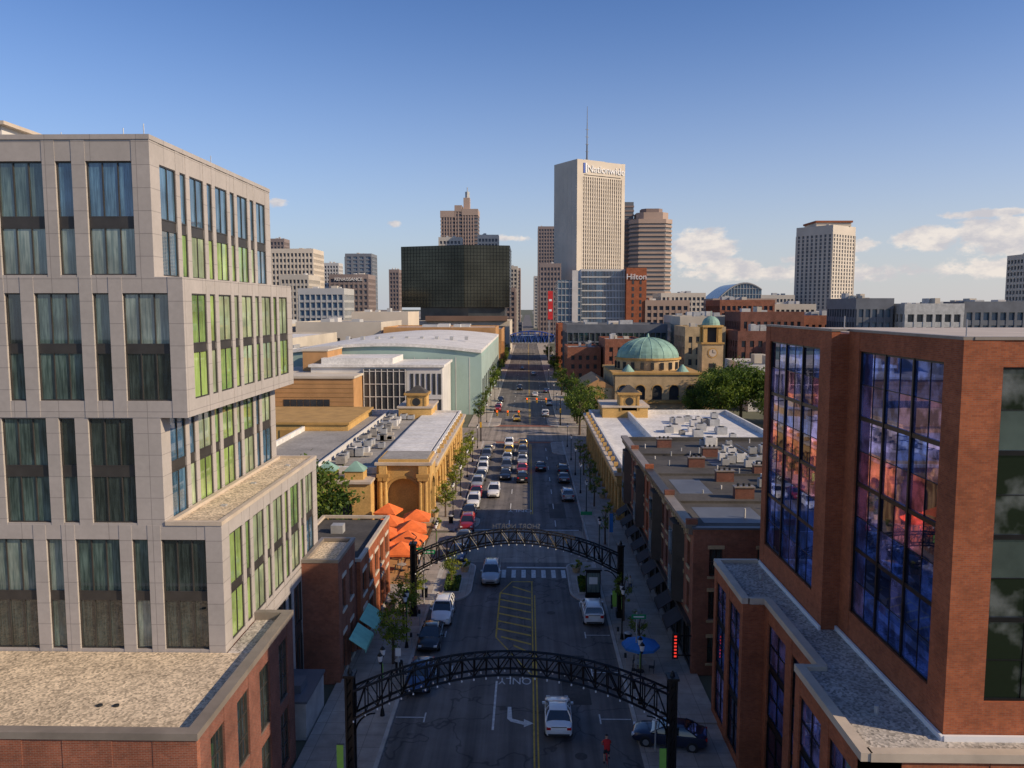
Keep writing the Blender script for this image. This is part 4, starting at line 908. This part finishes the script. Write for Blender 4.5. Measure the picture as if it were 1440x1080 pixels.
for (k,c_,x,y,hd) in (('suv','white',-5.0,117,-1),('sedan','black',-3.6,129,-1),('suv','grey',-3.6,136,-1),('sedan','silver',-3.7,144,-1),('sedan','taxi',-3.6,152,-1),('suv','white',-3.7,159,-1),('sedan','red',-.9,134,-1),('suv','black',-.8,127,1),('sedan','silver',-.9,142,-1),('suv','grey',-.9,150,-1),('sedan','taxi',-.9,158,-1),('sedan','black',2.3,136,1),('sedan','grey',5.9,127,1),('suv','silver',5.9,115,1),('suv','black',6.0,133,1),('suv','white',4.6,205,1),('sedan','taxi',-2.6,196,-1),('sedan','white',2.4,250,1),('suv','black',-2.6,270,-1),('sedan','silver',2.4,330,1),('sedan','grey',-2.4,360,-1),('suv','red',-8,215,-1),('sedan','white',-8,222,-1),('sedan','black',-8,236,-1),('suv','white',6.2,228,1),('sedan','blue',6.2,262,1)):
    car(k,c_,x,y,hd,'parked_car' if abs(x)>5.5 else 'moving_car')
# ------------------------------------------------------------------ cyclist and walkers
def figure(J,E,shirt,pants,zs,zp,zh,ymax):
    ks=list(J); me=bpy.data.meshes.new('figure'); me.from_pydata([J[k][0] for k in ks],[(ks.index(a_),ks.index(b_)) for a_,b_ in E],[])
    ob=bpy.data.objects.new('figure_tmp',me); scene.collection.objects.link(ob)
    ob.modifiers.new('s','SKIN')
    if not me.skin_vertices: bpy.context.view_layer.objects.active=ob
    if me.skin_vertices:
        sk=me.skin_vertices[0].data
        for i,k in enumerate(ks): sk[i].radius=(J[k][1],J[k][1]); sk[i].use_root=(k=='pel')
    sb=ob.modifiers.new('sub','SUBSURF'); sb.levels=1; sb.render_levels=1
    dg=bpy.context.evaluated_depsgraph_get(); rm=bpy.data.meshes.new_from_object(ob.evaluated_get(dg)); bpy.data.objects.remove(ob)
    rm.materials.clear()
    for k in ('skin',shirt,pants,'blk'): rm.materials.append(M[k])
    for pgn in rm.polygons:
        c_=pgn.center; k=0
        if zs[0]<c_.z<zs[1] and abs(c_.x)<.25 and c_.y<ymax: k=1
        if zp[0]<c_.z<=zp[1] and c_.y<ymax and abs(c_.x)<.22: k=2
        if c_.z<.1 or c_.z>zh: k=3
        pgn.material_index=k; pgn.use_smooth=True
    return rm
root=bpy.data.objects.new('cyclist',None); scene.collection.objects.link(root); root.location=(4.9,46.6,.01); root.scale=(1.05,)*3
b=MB()
for y in (-.52,.52):
    for i in range(20):
        a0=2*math.pi*i/20;a1=2*math.pi*(i+1)/20; b.tube((0,y+.33*math.cos(a0),.34+.33*math.sin(a0)),(0,y+.33*math.cos(a1),.34+.33*math.sin(a1)),.018,'tyre',5)
        if i%2==0: b.tube((0,y,.34),(0,y+.32*math.cos(a0),.34+.32*math.sin(a0)),.003,'metal',3)
for p_,q_ in (((0,-.52,.34),(0,-.05,.3)),((0,-.05,.3),(0,-.2,.9)),((0,-.2,.82),(0,.36,.86)),((0,-.05,.3),(0,.38,.8)),((0,-.52,.34),(0,-.18,.8)),((0,.52,.34),(0,.36,.98)),((-.24,.42,1.0),(.24,.42,1.0))): b.tube(p_,q_,.018,'red',6)
b.box(-.08,.08,-.34,-.08,.9,.96,'blk'); b.box(-.2,-.09,-.1,.08,.13,.16,'dark'); b.box(.09,.2,-.1,.08,.44,.47,'dark'); b.build('bicycle',parent=root)
J={'pel':((0,-.2,1.0),.15),'wai':((0,-.12,1.18),.13),'che':((0,.0,1.38),.16),'nec':((0,.07,1.55),.06),'hd0':((0,.1,1.63),.08),'hd1':((0,.12,1.74),.10),'hd2':((0,.11,1.82),.07)}
E=[('pel','wai'),('wai','che'),('che','nec'),('nec','hd0'),('hd0','hd1'),('hd1','hd2')]
for s,n_,kz in ((-1,'l',.0),(1,'r',.22)):
    J['sh'+n_]=((s*.2,.0,1.46),.065);J['el'+n_]=((s*.27,.2,1.24),.042);J['wr'+n_]=((s*.23,.4,1.06),.03);J['ha'+n_]=((s*.23,.45,1.04),.035)
    J['hp'+n_]=((s*.1,-.17,.95),.1);J['kn'+n_]=((s*.13,.17,.62+kz*.8),.06);J['an'+n_]=((s*.13,-.04,.24+kz*1.3),.04);J['to'+n_]=((s*.14,.12,.18+kz*1.3),.035)
    E+=[('che','sh'+n_),('sh'+n_,'el'+n_),('el'+n_,'wr'+n_),('wr'+n_,'ha'+n_),('pel','hp'+n_),('hp'+n_,'kn'+n_),('kn'+n_,'an'+n_),('an'+n_,'to'+n_)]
    for f in range(4):
        a_='f%s%d'%(n_,f); J[a_]=((s*(.20+.02*f),.475,1.035),.01); J[a_+'b']=((s*(.20+.02*f),.47,.99),.009); E+=[('ha'+n_,a_),(a_,a_+'b')]
    J['t'+n_]=((s*.18,.43,1.0),.011); E+=[('ha'+n_,'t'+n_)]
place('rider',figure(J,E,'redsh','blk',(1.05,1.56),(.62,1.05),1.74,.2),parent=root)
J={'pel':((0,0,.95),.13),'wai':((0,0,1.1),.115),'che':((0,.01,1.32),.15),'nec':((0,.01,1.5),.055),'hd0':((0,.03,1.57),.075),'hd1':((0,.03,1.66),.09),'hd2':((0,.02,1.73),.065)}
E=[('pel','wai'),('wai','che'),('che','nec'),('nec','hd0'),('hd0','hd1'),('hd1','hd2')]
for s,n_ in ((-1,'l'),(1,'r')):
    J['sh'+n_]=((s*.19,0,1.42),.06);J['el'+n_]=((s*.25,-.05*s,1.14),.04);J['wr'+n_]=((s*.24,.1*s+.06,.9),.028);J['ha'+n_]=((s*.24,.12*s+.08,.83),.034)
    J['hp'+n_]=((s*.09,0,.88),.085);J['kn'+n_]=((s*.1,-.14*s+.06,.5),.06);J['an'+n_]=((s*.1,-.24*s,.09),.04);J['to'+n_]=((s*.11,-.24*s+.15,.05),.035)
    E+=[('che','sh'+n_),('sh'+n_,'el'+n_),('el'+n_,'wr'+n_),('wr'+n_,'ha'+n_),('pel','hp'+n_),('hp'+n_,'kn'+n_),('kn'+n_,'an'+n_),('an'+n_,'to'+n_)]
W1=figure(J,E,'cream','denim',(1.0,1.5),(.1,1.0),1.69,.3); W2=figure(J,E,'blk','cream',(1.0,1.5),(.45,1.0),1.69,.3)
for (m_,x,y,rz) in ((W1,-11.6,83,0),(W2,-12.0,90,3.1),(W1,-11.4,113,.1),(W2,9.8,83.5,3.0),(W1,10.1,76,0),(W2,-11.7,122,3.2)): place('pedestrian',m_,(x,y,.14),rz)
# ------------------------------------------------------------------ light, sky, camera
el,beh=R(28),R(20)
S=Vector((math.cos(el)*math.cos(beh),-math.cos(el)*math.sin(beh),math.sin(el)))
l=bpy.data.lights.new('sun','SUN'); l.energy=5.0; l.angle=R(.5); l.color=(1,.80,.56)
lo=bpy.data.objects.new('sun',l); lo.rotation_euler=S.to_track_quat('Z','Y').to_euler(); scene.collection.objects.link(lo)
w=bpy.data.worlds.new('World'); scene.world=w; w.use_nodes=True; nt=w.node_tree; bg=nt.nodes['Background']
sky=nt.nodes.new('ShaderNodeTexSky'); sky.sky_type='NISHITA'; sky.sun_disc=False; sky.sun_elevation=el; sky.sun_rotation=R(110)
sky.air_density=1.0; sky.dust_density=.5; sky.ozone_density=3.0
tc=nt.nodes.new('ShaderNodeTexCoord'); V=tc.outputs['Generated']
def mth(op,a,b_):
    n=nt.nodes.new('ShaderNodeMath'); n.operation=op
    for i,x in enumerate((a,b_)):
        if isinstance(x,(int,float)): n.inputs[i].default_value=x
        else: nt.links.new(x,n.inputs[i])
    return n.outputs[0]
mp=nt.nodes.new('ShaderNodeMapping'); mp.inputs['Scale'].default_value=(1,1,1.8); nt.links.new(V,mp.inputs[0])
nz=_noise(nt,mp.outputs[0],45,9,.62)
sp=nt.nodes.new('ShaderNodeSeparateXYZ'); nt.links.new(V,sp.inputs[0])
hz=mth('POWER',mth('MAXIMUM',mth('SUBTRACT',1.0,mth('MULTIPLY',mth('MAXIMUM',sp.outputs[2],0),2.6)),0),2.0)
hz=mth('MULTIPLY',hz,.9)
tint=_ramp(nt,sp.outputs[2],(.84,.95,1.18),(.56,.70,.98),.08,.42)
base=_mix(nt,sky.outputs[0],tint,1.0)
hcol=_ramp(nt,mth('ADD',mth('MULTIPLY',sp.outputs[0],.8),.5),(3.4,3.8,4.4),(4.9,4.65,4.6),0,1)
base=_mix(nt,base,hcol,hz,'MIX')
acc=None
for (x,z,rx,rz_,am) in ((.215,.072,.06,.034,1),(.25,.05,.06,.018,.9),(.49,.085,.05,.020,1),(.585,.088,.07,.032,1),(.57,.115,.08,.008,.75),(.41,.075,.03,.012,.8),(-.31,.13,.025,.010,.65),(-.165,.103,.015,.008,.7),(.36,.06,.06,.010,.7),(-.02,.085,.035,.007,.6),(.34,.042,.25,.014,.7),(.6,.05,.12,.016,.8)):
    d=Vector((x,1,z)).normalized()
    sv=nt.nodes.new('ShaderNodeVectorMath'); sv.operation='SUBTRACT'; sv.inputs[1].default_value=d; nt.links.new(V,sv.inputs[0])
    ml=nt.nodes.new('ShaderNodeVectorMath'); ml.operation='MULTIPLY'; ml.inputs[1].default_value=(1/rx,1/rx,1/rz_); nt.links.new(sv.outputs[0],ml.inputs[0])
    ln=nt.nodes.new('ShaderNodeVectorMath'); ln.operation='LENGTH'; nt.links.new(ml.outputs[0],ln.inputs[0])
    v_=mth('MULTIPLY',mth('MAXIMUM',mth('SUBTRACT',1.0,ln.outputs['Value']),0),am)
    acc=v_ if acc is None else mth('MAXIMUM',acc,v_)
m1=mth('MULTIPLY',acc,.9); m2=mth('ADD',m1,nz); m3=nt.nodes.new('ShaderNodeMapRange'); m3.interpolation_type='SMOOTHSTEP'
m3.inputs['From Min'].default_value=.68; m3.inputs['From Max'].default_value=.92; nt.links.new(m2,m3.inputs['Value'])
gate=mth('MULTIPLY',m3.outputs[0],mth('MINIMUM',mth('MULTIPLY',acc,7),1)); gate=mth('MULTIPLY',gate,.85)
ccol=_ramp(nt,_noise(nt,mp.outputs[0],28,5,.6),(4.6,4.4,4.6),(6.9,6.2,5.6),.4,.6)
col=_mix(nt,base,ccol,gate,'MIX')
nt.links.new(col,bg.inputs[0]); bg.inputs[1].default_value=.13
cam=bpy.data.cameras.new('camera'); cam.lens=28; cam.sensor_width=36; cam.clip_end=12000; cam.clip_start=.5
co=bpy.data.objects.new('camera',cam); co.location=(0,0,28); co.rotation_euler=(R(90-5.5),0,R(1.12)); scene.collection.objects.link(co); scene.camera=co
scene.view_settings.view_transform='Standard'; scene.view_settings.look='None'; scene.view_settings.exposure=0
